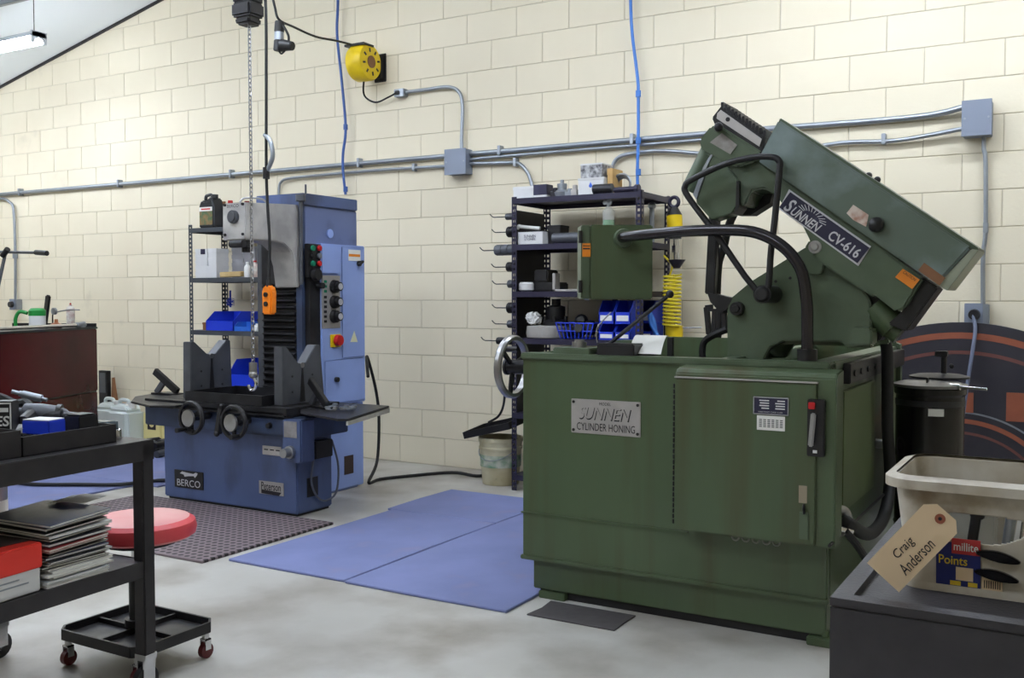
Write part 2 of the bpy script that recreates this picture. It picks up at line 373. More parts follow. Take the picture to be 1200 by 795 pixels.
# electrical cabinet on the front
ec = MB().prism([(-1.315, GY0, .385), (-1.315, GY0-.105, .385), (-1.315, GY0-.105, .965), (-1.315, GY0-.09, .982), (-1.315, GY0, .992)], (.575, 0, 0)).build('electrical_cabinet', M_green, hm, bevel=.004)
door = MB().box((-1.312, GY0-.117, .39), (-.805, GY0-.106, .945)).build('door', M_green, ec, bevel=.003)
MB().box((-1.315, GY0-.12, .948), (-.80, GY0-.1, .953)).build('drip_edge', M_alu, ec)
for k in range(26): MB().cyl((-1.318, GY0-.112, .41+k*.02), (-1.318, GY0-.112, .425+k*.02), .004, n=6).build('hinge_knuckle', M_dark, ec)
MB().box((-.857, GY0-.122, .41), (-.825, GY0-.117, .505)).build('hasp', M_green2, ec, bevel=.002)
MB().tube([(-.84, GY0-.125, .5), (-.84, GY0-.135, .52), (-.84, GY0-.125, .53), (-.84, GY0-.12, .5)], .004).build('hasp_loop', M_dark, ec)
MB().box((-.86, GY0-.119, .535), (-.832, GY0-.116, .595)).build('worn_sticker', mat('worn_tan_sticker', (150, 138, 118), .6), ec)
dp = MB().box((-.833, GY0-.127, .70), (-.775, GY0-.105, .895)).build('disconnect_switch', M_black, ec, bevel=.003)
MB().box((-.828, GY0-.135, .862), (-.806, GY0-.127, .885)).build('red_flag', M_rednob, dp, bevel=.002)
MB().bar((-.817, GY0-.14, .735), (-.807, GY0-.145, .85), .018, .012, up=(0, 1, 0)).build('switch_lever', M_steel, dp, bevel=.004)
MB().box((-.812, GY0-.129, .712), (-.798, GY0-.127, .722)).build('switch_print', M_white, dp)
yf = GY0-.118
pl = MB().box((-1.022, yf-.003, .832), (-.897, yf, .895)).build('data_plate', M_silver, ec, bevel=.002)
MB().box((-1.018, yf-.004, .836), (-.901, yf-.003, .891)).build('plate_print', M_navy, pl)
for k in range(4):
    for a, b in ((-1.0, -.965), (-.945, -.91)):
        MB().box((a+random.uniform(0, .01), yf-.0046, .880-k*.009), (b, yf-.004, .884-k*.009)).build('plate_print', M_white, pl)
text('plate_print', 'SUNNEN PRODUCTS COMPANY  ST. LOUIS', (-.96, yf-.0042, .842), Xv, Zv, .085, .005, M_silver, pl)
wl = MB().box((-1.008, yf-.0015, .778), (-.91, yf, .829)).build('paper_label', M_paper, ec)
for k in range(5):
    for j in range(6): MB().box((-1.0+j*.0145, yf-.0018, .813-k*.006), (-.990+j*.0145, yf-.0014, .816-k*.006)).build('label_print', M_ink, wl)
# silver name plate
pc = W(670, 467, Y=GY0); pd = W(751, 513, Y=GY0)
np_ = MB().box((pc.x, GY0-.005, pd.z), (pd.x, GY0, pc.z)).build('name_plate', M_alu, hm, bevel=.002)
cx, cz_ = (pc.x+pd.x)/2, (pc.z+pd.z)/2
text('plate_lettering', 'SUNNEN', (cx, GY0-.0055, cz_+.012), Xv, Zv, .225, .05, M_dark, np_, shear=.3)
text('plate_lettering', 'SUNNEN', (cx-.003, GY0-.006, cz_+.015), Xv, Zv, .222, .046, M_alu, np_, shear=.3)
text('plate_lettering', 'CYLINDER HONING', (cx+.002, GY0-.0055, cz_-.04), Xv, Zv, .25, .03, M_dark, np_)
text('plate_lettering', 'MODEL', (cx, GY0-.0055, cz_+.053), Xv, Zv, .05, .012, M_dark, np_)
for a in (-1, 1):
    for b in (-1, 1): MB().cyl((cx+a*.138, GY0-.008, cz_+b*.056), (cx+a*.138, GY0-.004, cz_+b*.056), .006, n=10).build('rivet', M_black, np_)
# hand wheel on the left side
hc = Vector((-2.095, 3.597, .951))
hw = MB().lathe([(.112, -.014), (.126, -.016), (.133, -.008), (.133, .008), (.126, .016), (.112, .014), (.112, -.014)], hc, Xv, 40, cap=False).build('hand_wheel', M_steel, hm)
MB().cyl(hc-Xv*.025, hc+Xv*.075, .03).cyl(hc-Xv*.03, hc-Xv*.02, .036).build('hub', M_dark, hw)
for a in (20, 140, 260):
    d = Vector((0, math.cos(math.radians(a)), math.sin(math.radians(a))))
    MB().bar(hc+d*.02, hc+d*.118, .024, .014, up=Xv).build('spoke', M_dark, hw, bevel=.004)
MB().cyl(hc+Vector((-.07, .06, .07)), hc+Vector((-.01, .06, .07)), .014, .01).build('crank_grip', M_black, hw)
# clamp, lever and lid on the left of the rail
MB().box((-1.885, 3.56, GT), (-1.72, 3.70, GT+.028)).build('lid_block', M_green2, hm, bevel=.004)
MB().cyl((-1.80, 3.63, GT+.028), (-1.80, 3.63, GT+.05), .03).cyl((-1.80, 3.63, GT+.05), (-1.80, 3.63, GT+.06), .02).build('adjuster_nut', M_steel, hm)
ck = MB().box((-1.69, 3.56, GT), (-1.53, 3.66, GT+.05)).box((-1.72, 3.60, GT), (-1.46, 3.64, GT+.012)).build('clamp_block', M_black, hm, bevel=.005)
lv = MB().tube([W(712, 405, Y=3.60), W(785, 345, Y=3.60)], .008, sm=1).build('lever', M_dark, ck)
MB().ball(W(785, 345, Y=3.60), .016).build('lever_knob', M_black, ck)
MB().tube([W(700, 402, Y=3.62), W(699, 388, Y=3.62), W(703, 380, Y=3.62), W(716, 366, Y=3.62)], .003).build('wire_handle', M_steel, ck)
MB().box((-1.70, 3.75, GT-.05), (-1.53, 3.83, GT+.055)).build('coolant_box', M_green2, hm, bevel=.004)
MB().box((-1.425, 3.64, .96), (-1.405, 3.66, 1.085)).build('stop_post', M_dark, hm)
# control box carried on the tube arm
ca, sa = math.cos(math.radians(33)), math.sin(math.radians(33))
CB = Matrix.Translation((-1.655, 3.72, 1.385)) @ Matrix.Rotation(math.radians(33), 4, 'Z')
cb = MB(CB).box((-.127, -.0, -.152), (.127, .14, .15)).build('control_box', M_green, hm, bevel=.005)
MB(CB).box((-.165, .0, -.15), (-.128, .13, .148)).build('control_panel', M_green2, cb, bevel=.004)
for z in (-.1, .1): MB(CB).cyl((-.168, -.006, z-.025), (-.168, -.006, z+.025), .008).build('hinge', M_black, cb)
st = MB(CB).box((-.16, -.0025, .02), (-.127, 0, .075)).build('warning_sticker', M_stick, cb)
MB(CB).box((-.158, -.003, .05), (-.129, -.0025, .056)).box((-.158, -.003, .062), (-.129, -.0025, .066)).build('sticker_print', M_ink, st)
fl = CB @ Vector((.005, -.0, .095))
arm_pts = [fl+Vector((.0, -.01, 0)), fl+Vector((.05, -.06, .003)), W(790, 272, Y=3.63), W(835, 270, Y=3.625), W(882, 272, Y=3.62), W(916, 288, Y=3.62), W(938, 315, Y=3.62), W(945, 350, Y=3.62), W(946, 380, Y=3.62), W(946, 418, Y=3.62)]
arm = MB().tube(arm_pts, .0215, 16).build('tube_arm', mat('black_gloss_tube', (34, 30, 36), .22, .3, coat=.3), hm)
MB().cyl(fl+Vector((.02, -.03, 0)), fl+Vector((-.005, .01, 0)), .036, .042).build('arm_flange', M_green2, arm)
bp_ = W(946, 416, Y=3.62)
MB().cyl((bp_.x, 3.62, GT-.01), (bp_.x, 3.62, GT+.045), .036).build('arm_collar', M_black, arm)
# side plates of the head column
side = [(852, 425), (852, 358), (857, 349), (880, 330), (942, 291), (966, 283), (985, 306), (1020, 352), (1022, 408), (992, 408), (986, 401), (918, 400), (903, 407), (893, 425)]
cp = MB().px(side, 3.80, .04).build('column_plate', M_green2, hm, bevel=.005)
q = [W(x, y, Y=3.80) for x, y in side]
MB().prism([v+Vector((0, .34, 0)) for v in q], (0, .04, 0)).build('column_plate', M_green2, hm, bevel=.005)
MB().box((-1.2, 3.84, 1.06), (-.75, 4.14, 1.2)).build('column_web', M_green, hm)
MB().px([(948, 322), (943, 290), (948, 282), (966, 282), (972, 290), (962, 322)], 3.775, .03).build('pivot_ear', M_green2, hm, bevel=.004)
def knob(px, py, Y, r, h, m, parent, name='bolt', c=None):
    p = W(px, py, Y=Y); return MB().cyl(p, p+Vector((0, -h, 0)), r, r*.92, n=18).cyl(p+Vector((0, -h, 0)), p+Vector((0, -h*1.3, 0)), r*.6, r*.5, n=14).build(name, m, parent, bevel=.002)
kq = W(893, 345, Y=3.645); MB().cyl(kq, kq+Yv*.16, .034, n=20).cyl(kq-Yv*.012, kq, .022, .03, n=16).build('pivot_knob', M_black, hm, bevel=.002); knob(865, 362, 3.80, .028, .03, M_black, hm, 'bolt_head')
knob(957, 290, 3.775, .026, .03, M_steel, hm, 'pivot_pin'); knob(951, 303, 3.80, .008, .004, M_black, cp)
for a, b in ((926, 326), (909, 330)): knob(a, b, 3.80, .006, .002, M_black, cp, 'screw_hole')
MB().px([(994, 405), (994, 387), (1000, 384), (1019, 384), (1022, 388), (1022, 405)], 3.70, .1).build('way_wiper', M_green2, hm, bevel=.006)
# loop handle
lp = [(893, 345), (904, 290), (913, 205), (913, 189), (903, 184), (880, 185), (848, 193), (812, 210), (803, 218), (806, 230), (838, 273)]
MB().tube([W(x, y, Y=3.655) for x, y in lp], .012, 12, True, 5).build('loop_handle', M_black, hm)
# tilted head
HY = 3.70
hd = MB().px([(846, 160), (895, 193), (1054, 303), (1024, 349), (985, 324), (958, 306), (948, 280), (937, 258), (920, 243), (908, 228), (895, 221), (881, 224), (873, 241), (860, 240), (862, 212), (838, 188)], HY+.05, .26).build('head_casting', M_green2, hm, bevel=.006)
cv = MB().px([(912, 140), (1138, 290), (1098, 334), (887, 188)], HY, .24).build('head_cover', M_green3, hm, bevel=.008)
MB().px([(914, 138), (1147, 291), (1143, 297), (911, 146)], HY+.015, .24).build('cover_edge', M_green2, cv, bevel=.003)
MB().px([(1138, 292), (1147, 293), (1110, 341), (1098, 334)], HY+.01, .23).build('cover_end', mat('pale_green_end', (158, 164, 144), .45), cv, bevel=.003)
kp = W(1028, 264, Y=HY); MB().ball(kp+Vector((0, -.02, 0)), .028, sc_=(1, .9, 1)).build('cover_knob', M_black, cv)
for a, b in ((1018, 206), (1028, 211)):
    p = W(a, b, Y=HY+.12); MB().cyl(p-Vector((.01, 0, .02)), p, .008).ball(p, .013).build('stud', M_black, cv)
wp = [W(x, y, Y=HY-.001) for x, y in ((1000, 240), (1018, 252), (1015, 266), (1000, 258), (992, 250))]
MB().prism(wp, (0, -.001, 0)).build('torn_sticker', mat('torn_label', (214, 200, 188), .6, c2=(170, 120, 96), scale=30, amt=.9), cv, smooth=False)
MB().px([(1083, 308), (1108, 326), (1101, 335), (1076, 317)], HY-.001, -.0015).build('dark_decal', M_brown, cv, smooth=False)
# name plate on the head
qs = [W(x, y, Y=HY+.048) for x, y in ((925, 222), (1021, 289), (1006, 312), (913, 245))]
nb = MB().prism(qs, (0, -.004, 0)).build('name_plate', M_silver, hd, smooth=False)
ctr = sum(qs, Vector())/4; rr = ((qs[1]-qs[0])+(qs[2]-qs[3])).normalized(); uu = Vector((-rr.z, 0, rr.x))
Lp = (qs[1]-qs[0]).length; Hp = (qs[0]-qs[3]).length
MB().prism([ctr+rr*a*(Lp/2-.006)+uu*b*(Hp/2-.006)+Vector((0, -.007, 0)) for a, b in ((-1, 1), (1, 1), (1, -1), (-1, -1))], (0, -.001, 0)).build('plate_field', M_navy, nb, smooth=False)
ct = ctr + Vector((0, -.0085, 0))
text('plate_lettering', 'S', ct - rr*Lp*.40 - uu*.006, rr, uu, .03, .052, M_silver, nb, shear=.25, bold=.02)
text('plate_lettering', 'UNNEN', ct - rr*Lp*.185 - uu*.014, rr, uu, .125, .034, M_silver, nb, shear=.25, bold=.02)
text('plate_lettering', 'CV-616', ct + rr*Lp*.27 - uu*.006, rr, uu, .13, .038, M_silver, nb, bold=.02)
for k in range(11):
    a = math.radians(12 + k*15.6); d = rr*math.cos(a) + uu*math.sin(a); o = ct - rr*Lp*.16 + uu*.004
    MB().bar(o+d*.016+rr*math.cos(a)*.02, o+d*.034+rr*math.cos(a)*.03, .0025, .001, up=(0, 1, 0)).build('sun_ray', M_silver, nb, smooth=False)
# guard, tube, motor and lower parts of the head
MB().px([(833, 180), (852, 194), (864, 211), (864, 241), (858, 250), (834, 258), (815, 237), (829, 198)], HY+.03, .1).build('spindle_guard', M_green2, hm, bevel=.004)
MB().px([(863, 213), (866, 212), (866, 243), (860, 251), (862, 242)], HY+.028, .1).build('guard_seal', M_black, hm)
MB().px([(836, 180), (829, 194), (816, 234), (812, 228), (824, 196), (832, 182)], HY+.025, .08).build('guard_strip', M_galv, hm)
MB().cyl(W(836, 168, Y=HY+.10), W(808, 224, Y=HY+.10), .036, n=20).build('feed_cylinder', M_green2, hm)
MB().px([(819, 164), (832, 148), (842, 146), (893, 178), (884, 190), (864, 196), (846, 190), (822, 178)], HY+.02, .2).build('motor_mount', M_green2, hm, bevel=.008)
MB().px([(837, 163), (846, 156), (864, 170), (856, 181), (832, 167)], HY+.018, -.002).build('instruction_label', mat('grey_label', (150, 146, 140), .6, c2=(110, 100, 96), scale=40), hm, smooth=False)
mo = MB().px([(834, 138), (845, 124), (897, 159), (893, 182), (888, 184), (840, 152)], HY+.03, .18).build('motor', M_black, hm, bevel=.004)
MB().px([(841, 133), (845, 129), (893, 163), (890, 172), (840, 139)], HY+.028, -.004).build('motor_plate', M_alu, mo, smooth=False)
knob(853, 140, HY+.024, .009, .003, M_dark, mo); MB().cyl(W(841, 150, Y=HY+.02), W(841, 150, Y=HY-.02), .012).ball(W(842, 149, Y=HY-.02), .018).build('motor_knob', M_dark, mo)
for k in range(13):
    a = W(846+k*4.1, 123.5+k*2.75, Y=HY+.03); d = Vector((.5, 0, .75)).normalized()
    MB().box((a.x-.004, HY+.03, a.z-.012), (a.x+.006, HY+.21, a.z+.012)).build('cooling_fin', M_dark, mo)
gp = MB().px([(1037, 294), (1082, 326), (1060, 362), (1050, 366), (1008, 333)], HY+.04, .2).build('gear_cover', M_green2, hm, bevel=.008)
so = [W(x, y, Y=HY+.039) for x, y in ((1058, 315), (1078, 328), (1069, 339), (1049, 325))]
sk = MB().prism(so, (0, -.002, 0)).build('warning_sticker', M_stick, gp, smooth=False)
text('sticker_print', 'CAUTION', sum(so, Vector())/4+uu*.012+Vector((0, -.003, 0)), rr, uu, .05, .011, M_ink, sk)
MB().px([(1082, 326), (1100, 337), (1062, 389), (1040, 380), (1058, 364)], HY+.08, .16).build('drive_housing', M_black, hm, bevel=.006)
MB().cyl(W(1034, 378, Y=HY+.15), W(1055, 392, Y=HY+.15), .04).cyl(W(1024, 360, Y=HY+.15), W(1048, 383, Y=HY+.15), .055).build('drive_coupling', M_green, hm)
MB().px([(985, 326), (1008, 333), (1050, 366), (1030, 400), (1018, 398), (1018, 350)], HY+.14, .12).build('pivot_bracket', M_black, hm, bevel=.004)
# spindle, joint and honing tool hanging from the head
MB().bar(W(838, 250, Y=HY+.12), W(833, 345, Y=HY+.12), .036, .04).build('spindle_bar', M_black, hm, bevel=.004)
MB().tube([W(868, 236, Y=HY+.16), W(855, 262, Y=HY+.16), W(848, 290, Y=HY+.16), W(842, 310, Y=HY+.16), W(840, 345, Y=HY+.16)], .017).build('stroke_link', M_black, hm)
MB().px([(862, 252), (868, 240), (895, 222), (905, 228), (902, 238), (880, 252)], HY+.2, .08).build('splash_guard', M_rubber, hm)
MB().px([(828, 342), (840, 345), (860, 350), (853, 362), (845, 368), (832, 354)], HY+.1, .05).build('spindle_yoke', M_black, hm, bevel=.003)
for a, b, c, d in ((828, 360, 831, 392), (838, 362, 837, 390), (848, 362, 850, 388), (843, 352, 842, 396)):
    MB().bar(W(a, b, Y=HY+.13), W(c, d, Y=HY+.13), .022, .02).build('hone_stone_holder', M_black, hm, bevel=.002)
MB().px([(826, 358), (834, 357), (834, 365), (826, 366)], HY+.12, .02).px([(847, 362), (852, 361), (852, 367), (847, 368)], HY+.12, .02).build('hone_clip', M_dark, hm)
MB().tube([W(852, 386, Y=HY+.12), W(838, 392, Y=HY+.12), W(826, 400, Y=HY+.14), W(823, 412, Y=HY+.14), W(824, 425, Y=HY+.14)], .014).build('coolant_hose', M_rubber, hm)
MB().cyl((-1.21, 3.9, .96), (-1.21, 3.9, 1.05), .05).build('hose_drum', M_black, hm)
# right side: way bar, door, hoses, fittings
MB().box((GX1, 3.74, .925), (GX1+.03, 4.93, 1.0)).build('way_bar', M_black, hm, bevel=.003)
for k, y in enumerate((3.80, 3.92, 4.05, 4.2, 4.4)): MB().cyl((GX1+.03, y, .962), (GX1+.036, y, .962), .012, n=10).build('way_bolt', M_dark, hm)
MB().box((GX1, 3.72, .45), (GX1+.012, 4.32, .90)).build('side_door', mat('dull_green', (92, 104, 72), .35, c2=(76, 88, 62), scale=5), hm, bevel=.003)
MB().cyl((GX1+.0, 4.42, .62), (GX1+.05, 4.42, .62), .02).torus((GX1+.055, 4.42, .62), Xv, .035, .006).build('side_latch', M_steel, hm)
MB().px([(1025, 412), (1041, 405), (1050, 402), (1055, 404), (1055, 455), (1040, 470)], 4.90, .05).build('corner_post', M_green2, hm)
hx = GX1+.05
MB().tube([W(1028, 396, X=-.76), W(1038, 402, X=-.72), W(1040, 440, X=-.72), W(1040, 500, X=-.72), W(1043, 560, X=-.71), W(1036, 605, X=-.70), W(1018, 626, X=-.70), W(996, 615, X=-.73), W(988, 609, X=-.76)], .024, 12).build('drain_hose', M_rubber, hm)
MB().tube([W(990, 622, X=-.74), W(1005, 640, X=-.71), W(1020, 665, X=-.69), W(1030, 690, X=-.68)], .014, 10).build('supply_hose', M_rubber, hm)
MB().tube([W(973, 598, X=-.785), W(986, 598, X=-.76), W(992, 603, X=-.745), W(994, 614, X=-.745)], .018, 12).build('pipe_elbow', M_steel, hm)
MB().cyl(W(970, 622, X=-.785), W(996, 622, X=-.73), .018).cyl(W(979, 622, X=-.77), W(984, 622, X=-.76), .026, n=6).build('pipe_fitting', M_chrome, hm)
MB().cyl(W(1040, 572, X=-.74), W(1046, 572, X=-.725), .008).cyl(W(972, 640, X=-.75), W(1035, 580, X=-.72), .006).build('support_rod', M_black, hm)
for k in range(5):
    p = W(862+k*12, 629+k*1.6, Y=GY0-.03); MB().torus(p, Yv, .013, .004, 14, 6).build('cable_loop', mat('grey_tubing', (130, 132, 120), .4), hm)
pv = []; 
for v in range(9):
    f = v/8; yy, zz = 3.80-.20*f, 1.085-.062*f**3+.004*math.sin(f*6)
    for u in range(2): pv.append(Vector((-1.615+.135*u+.045*f, yy, zz)))
psh = MB().add(pv+[p-Zv*.0008 for p in pv], [(2*k, 2*k+1, 2*k+3, 2*k+2) for k in range(8)]+[(18+2*k+2, 18+2*k+3, 18+2*k+1, 18+2*k) for k in range(8)]).build('paper_sheet', M_paper)
tag(psh, 'blank white paper sheet draped over the edge of the green machine', 'paper')

# ---------------------------------------------------------------- blue surface grinder
gr = thing('surface_grinder', 'blue upright surface grinder with two black hand wheels and a grey spindle head', 'machine', (-4.4, 4.6, 0))
bs = MB().box((-4.94, 4.2, .015), (-3.85, 4.5, .47)).build('base', M_blue, gr, bevel=.008)
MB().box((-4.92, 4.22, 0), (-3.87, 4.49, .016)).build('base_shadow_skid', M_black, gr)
MB().box((-3.853, 4.28, .10), (-3.846, 4.37, .21)).build('access_opening', M_black, bs)
MB().box((-5.06, 4.16, .455), (-3.75, 4.53, .572)).build('saddle', M_blued, gr, bevel=.006)
MB().box((-4.33, 4.135, .47), (-3.88, 4.16, .56)).build('front_cover', M_blued, gr, bevel=.005)
MB().box((-4.66, 4.11, .575), (-3.86, 4.16, .60)).build('splash_ledge', M_dark, gr, bevel=.003)
for x in (-4.22, -3.99): MB().cyl((x, 4.135, .52), (x, 4.115, .52), .018, .015).build('cover_knob', M_black, gr)
tb = MB().box((-5.0, 4.11, .585), (-3.84, 4.56, .625)).box((-5.0, 4.13, .572), (-3.84, 4.54, .59)).build('table', M_dark, gr, bevel=.003)
for y in (4.2, 4.33, 4.46): MB().box((-5.0, y-.01, .624), (-3.84, y+.01, .6265)).build('t_slot', M_black, tb)
lw = [W(x, y, Z=.60) for x, y in ((153, 473), (158, 467), (196, 461), (232, 464), (232, 474), (205, 478), (175, 478))]
MB().prism(lw, (0, 0, .012)).build('table_wing', M_dark, gr, bevel=.004)
rw = [W(x, y, Z=.60) for x, y in ((352, 474), (400, 474), (456.6, 478), (408, 494), (395, 494), (352, 486))]
rwo = MB().prism(rw, (0, 0, .012)).build('table_wing', M_dark, gr, bevel=.004)
MB().prism([rw[2]+Vector((0, 0, -.028)), rw[3]+Vector((0, 0, -.022)), rw[3]+Vector((0, 0, -.002)), rw[2]+Vector((0, 0, -.002))], (-.01, -.004, 0)).build('wing_edge', mat('pale_edge', (176, 172, 156), .6, c2=(140, 136, 120), scale=14), rwo)
cbx = MB().box((-3.885, 4.12, .325), (-3.745, 4.235, .566)).build('pump_box', M_blue, gr, bevel=.008)
MB().box((-3.868, 4.117, .465), (-3.775, 4.121, .555)).build('worn_plate', mat('worn_tin', (150, 146, 144), .5, .3, c2=(110, 106, 104), scale=30), cbx)
MB().cyl((-3.82, 4.12, .385), (-3.82, 4.055, .385), .026).cyl((-3.82, 4.125, .385), (-3.82, 4.10, .385), .036).build('silver_knob', M_steel, cbx)
MB().box((-3.85, 4.30, .32), (-3.80, 4.45, .42)).build('limit_switch', M_black, gr, bevel=.004)
MB().tube([(-3.83, 4.32, .33), (-3.835, 4.30, .2), (-3.83, 4.34, .1), (-3.83, 4.42, .06), (-3.82, 4.5, .1), (-3.83, 4.53, .25), (-3.85, 4.5, .4)], .006).build('switch_cable', mat('grey_cable', (92, 96, 110), .5), gr)
# plates on the front
def plate(x0, x1, z0, z1, y, m, parent, name='badge'): return MB().box((x0, y-.004, z0), (x1, y, z1)).build(name, m, parent, bevel=.0015)
a = W(205, 550, Y=4.2); b = W(239, 575, Y=4.2)
pb = plate(a.x, b.x, b.z+.0, a.z+.0, 4.199, M_black, gr)
mx, mz = (a.x+b.x)/2, (a.z+b.z)/2
text('badge_lettering', 'BERCO', (mx, 4.1945, mz-.022), Xv, Zv, .2, .042, M_silver, pb)
MB().prism([Vector((mx+u*.1, 4.195, mz+.028+v*.1)) for u, v in ((-.75, .06), (-.55, .18), (-.1, .14), (.4, .1), (.62, .2), (.78, .16), (.7, .02), (.55, -.12), (.45, -.02), (0, -.06), (-.35, -.12), (-.4, .0))], (0, -.001, 0)).build('leaping_cat_emblem', M_silver, pb, smooth=False)
a = W(304, 563, Y=4.2); b = W(333, 582, Y=4.2)
pb = plate(a.x, b.x, b.z, a.z, 4.199, M_alu, gr); mx, mz = (a.x+b.x)/2, (a.z+b.z)/2
text('badge_lettering', 'Peterson', (mx, 4.1945, mz+.01), Xv, Zv, .15, .045, M_ink, pb, bold=.01)
MB().prism([(mx-.075, 4.195, mz-.012), (mx+.08, 4.195, mz-.018), (mx+.06, 4.195, mz-.038), (mx-.075, 4.195, mz-.034)], (0, -.001, 0)).build('badge_print', M_ink, pb, smooth=False)
a = W(308, 522, Y=4.2); b = W(330, 535, Y=4.2); pb = plate(a.x, b.x, b.z, a.z, 4.199, M_alu, gr)
for k in range(3): MB().box((a.x+.015+k*.045, 4.1945, a.z-.025), (a.x+.045+k*.045, 4.195, a.z-.018)).build('badge_print', M_ink, pb)
# hand wheels and levers
def hand_wheel(c, crank):
    c = Vector(c)
    h = MB().lathe([(.082, -.013), (.094, -.015), (.101, 0), (.094, .015), (.082, .013), (.082, -.013)], c, Yv, 36, cap=False).build('hand_wheel', M_black, gr)
    MB().cyl(c+Yv*.13, c-Yv*.03, .02).build('shaft', M_dark, h)
    MB().lathe([(.05, -.02), (.048, -.032), (.02, -.036), (.0, -.036)], c, Yv, 24).build('dial', M_steel, h)
    for a in (30, 150, 270):
        d = Vector((math.cos(math.radians(a)), 0, math.sin(math.radians(a))))
        MB().bar(c+d*.03, c+d*.088, .026, .012, up=Yv).build('spoke', M_dark, h, bevel=.003)
    p = c + Vector((math.cos(crank), 0, math.sin(crank)))*.085
    MB().cyl(p, p-Yv*.07, .012, .014).build('crank_grip', M_black, h)
hand_wheel((-4.49, 4.02, .545), math.radians(235)); hand_wheel((-4.15, 4.02, .54), math.radians(300))
MB().bar((-4.32, 4.09, .60), (-4.32, 4.06, .46), .035, .035).ball((-4.32, 4.05, .46), .018).ball((-4.32, 4.09, .615), .016).build('feed_lever', M_black, gr, bevel=.004)
MB().bar((-4.62, 4.05, .50), (-4.46, 4.01, .465), .02, .02).build('crank_arm', M_black, gr, bevel=.004)
# column
cxr = -4.14
cm = MB().box((-4.50, 4.60, 0), (cxr, 5.10, 1.80)).build('column', mat('grey_blue_enamel', (106, 119, 160), .42, c2=(92, 104, 142), scale=3, c3=(70, 76, 100), scale3=3, thr3=(.55, .8)), gr, bevel=.006)
MB().box((-4.6, 4.66, .01), (cxr+.005, 5.15, .56)).build('column_foot', M_blueb, gr, bevel=.006)
MB().box((cxr+.003, 4.95, .10), (cxr+.007, 5.04, .22)).build('access_opening', mat('dark_cavity', (58, 44, 40), .7), cm)
MB().box((-4.515, 4.575, 1.80), (-4.125, 5.09, 1.872)).build('column_cap', M_blue, gr, bevel=.005)
MB().box((-4.50, 4.572, .60), (-4.455, 4.60, 1.80)).build('way_rail', M_iron, gr); MB().box((-4.185, 4.572, .60), (cxr, 4.60, 1.80)).build('way_rail', M_blued, gr)
MB().box((-4.45, 4.585, .62), (-4.19, 4.60, 1.36)).build('bellows_back', M_black, gr)
for k in range(17):
    z = .63 + k*.041
    MB().prism([(-4.452, 4.585, z), (-4.452, 4.555, z+.016), (-4.452, 4.555, z+.022), (-4.452, 4.585, z+.036)], (.264, 0, 0)).build('bellows_fold', M_dark, gr)
MB().box((-4.46, 4.56, 1.32), (-4.17, 4.59, 1.62)).build('slide_plate', M_dark, gr, bevel=.004)
hp = [W(x, y, X=-4.15) for x, y in ((288, 237), (350, 240), (352, 337), (349, 337), (346, 312), (341, 294), (333, 286), (322, 283), (288, 281))]
hdg = MB().prism(hp, (-.185, 0, 0)).build('spindle_head', M_headgrey, gr, bevel=.006)
MB().cyl((-4.24, 4.14, 1.70), (-4.24, 4.108, 1.70), .038).cyl((-4.24, 4.11, 1.70), (-4.24, 4.10, 1.70), .028).build('head_dial', M_iron, hdg)
text('head_lettering', 'BERCO', (-4.24, 4.117, 1.762), Xv, Zv, .09, .018, M_ink, hdg)
for x in (-4.31, -4.17):
    for z in (1.6, 1.77): MB().cyl((x, 4.13, z), (x, 4.117, z), .008, n=8).build('head_bolt', M_dark, hdg)
MB().cyl((-4.2, 4.18, 1.60), (-4.2, 4.18, 1.53), .04).cyl((-4.2, 4.18, 1.53), (-4.2, 4.18, 1.50), .028).cyl((-4.25, 4.11, 1.545), (-4.15, 4.11, 1.545), .022).build('spindle_nose', M_dark, hdg)
MB().tube([(-4.27, 4.2, 1.79), (-4.25, 4.22, 1.815), (-4.2, 4.3, 1.815), (-4.18, 4.33, 1.79)], .006).build('lifting_handle', M_steel, hdg)
MB().cyl((-4.128, 4.555, 1.32), (-4.128, 4.555, 1.83), .012).cyl((-4.128, 4.555, 1.82), (-4.128, 4.555, 1.86), .03).cyl((-4.1, 4.57, 1.86), (-4.1, 4.57, 1.92), .006).build('guide_rod', M_iron, gr)
# control cabinet on the side of the column
XC = -4.085
def rx(px0, py0, px1, py1, th, x=XC):
    p = W(px0, (py0+py1)/2, X=x); q = W(px1, (py0+py1)/2, X=x); m_ = (px0+px1)/2
    z1 = W(m_, py0, X=x).z; z0 = W(m_, py1, X=x).z
    return MB().box((x-th, min(p.y, q.y), z0), (x, max(p.y, q.y), z1))
cab = rx(377, 287, 428, 474, .055, XC-.004).build('control_cabinet', M_blueb, gr, bevel=.006)
MB().box((-4.14, 4.60, .62), (-4.10, 4.70, 1.55)).build('panel_backing', M_dark, gr)
cdr = rx(401, 290, 427.5, 419, .012).build('cabinet_door', M_blueb, cab, bevel=.004); rx(381, 421, 427.5, 472, .012).build('cabinet_door', M_blueb, cab, bevel=.004)
rx(377, 288, 399.5, 321, .02, XC+.014).build('hinged_cover', M_blueb, cab, bevel=.006)
bpn = rx(361, 286, 377, 325, .03, XC-.004).build('button_panel', M_black, gr, bevel=.003)
def xknob(px, py, r, h, m, parent, name='knob', x=XC):
    p = W(px, py, X=x); return MB().cyl(p, p+Xv*h, r, r*.9).build(name, m, parent, bevel=.002)
for px_, py_, m_ in ((366, 291, M_greenbtn), (373.5, 291, M_rednob), (366, 300, M_black), (373.5, 300, M_galv), (366, 309, M_greenbtn), (373.5, 309, M_rednob)): xknob(px_, py_, .018, .015, m_, bpn, 'push_button')
xknob(369, 322, .04, .03, M_black, bpn, 'rotary_switch')
kp_ = rx(378, 323, 399, 385, .012).build('knob_panel', M_alu, cab, bevel=.002)
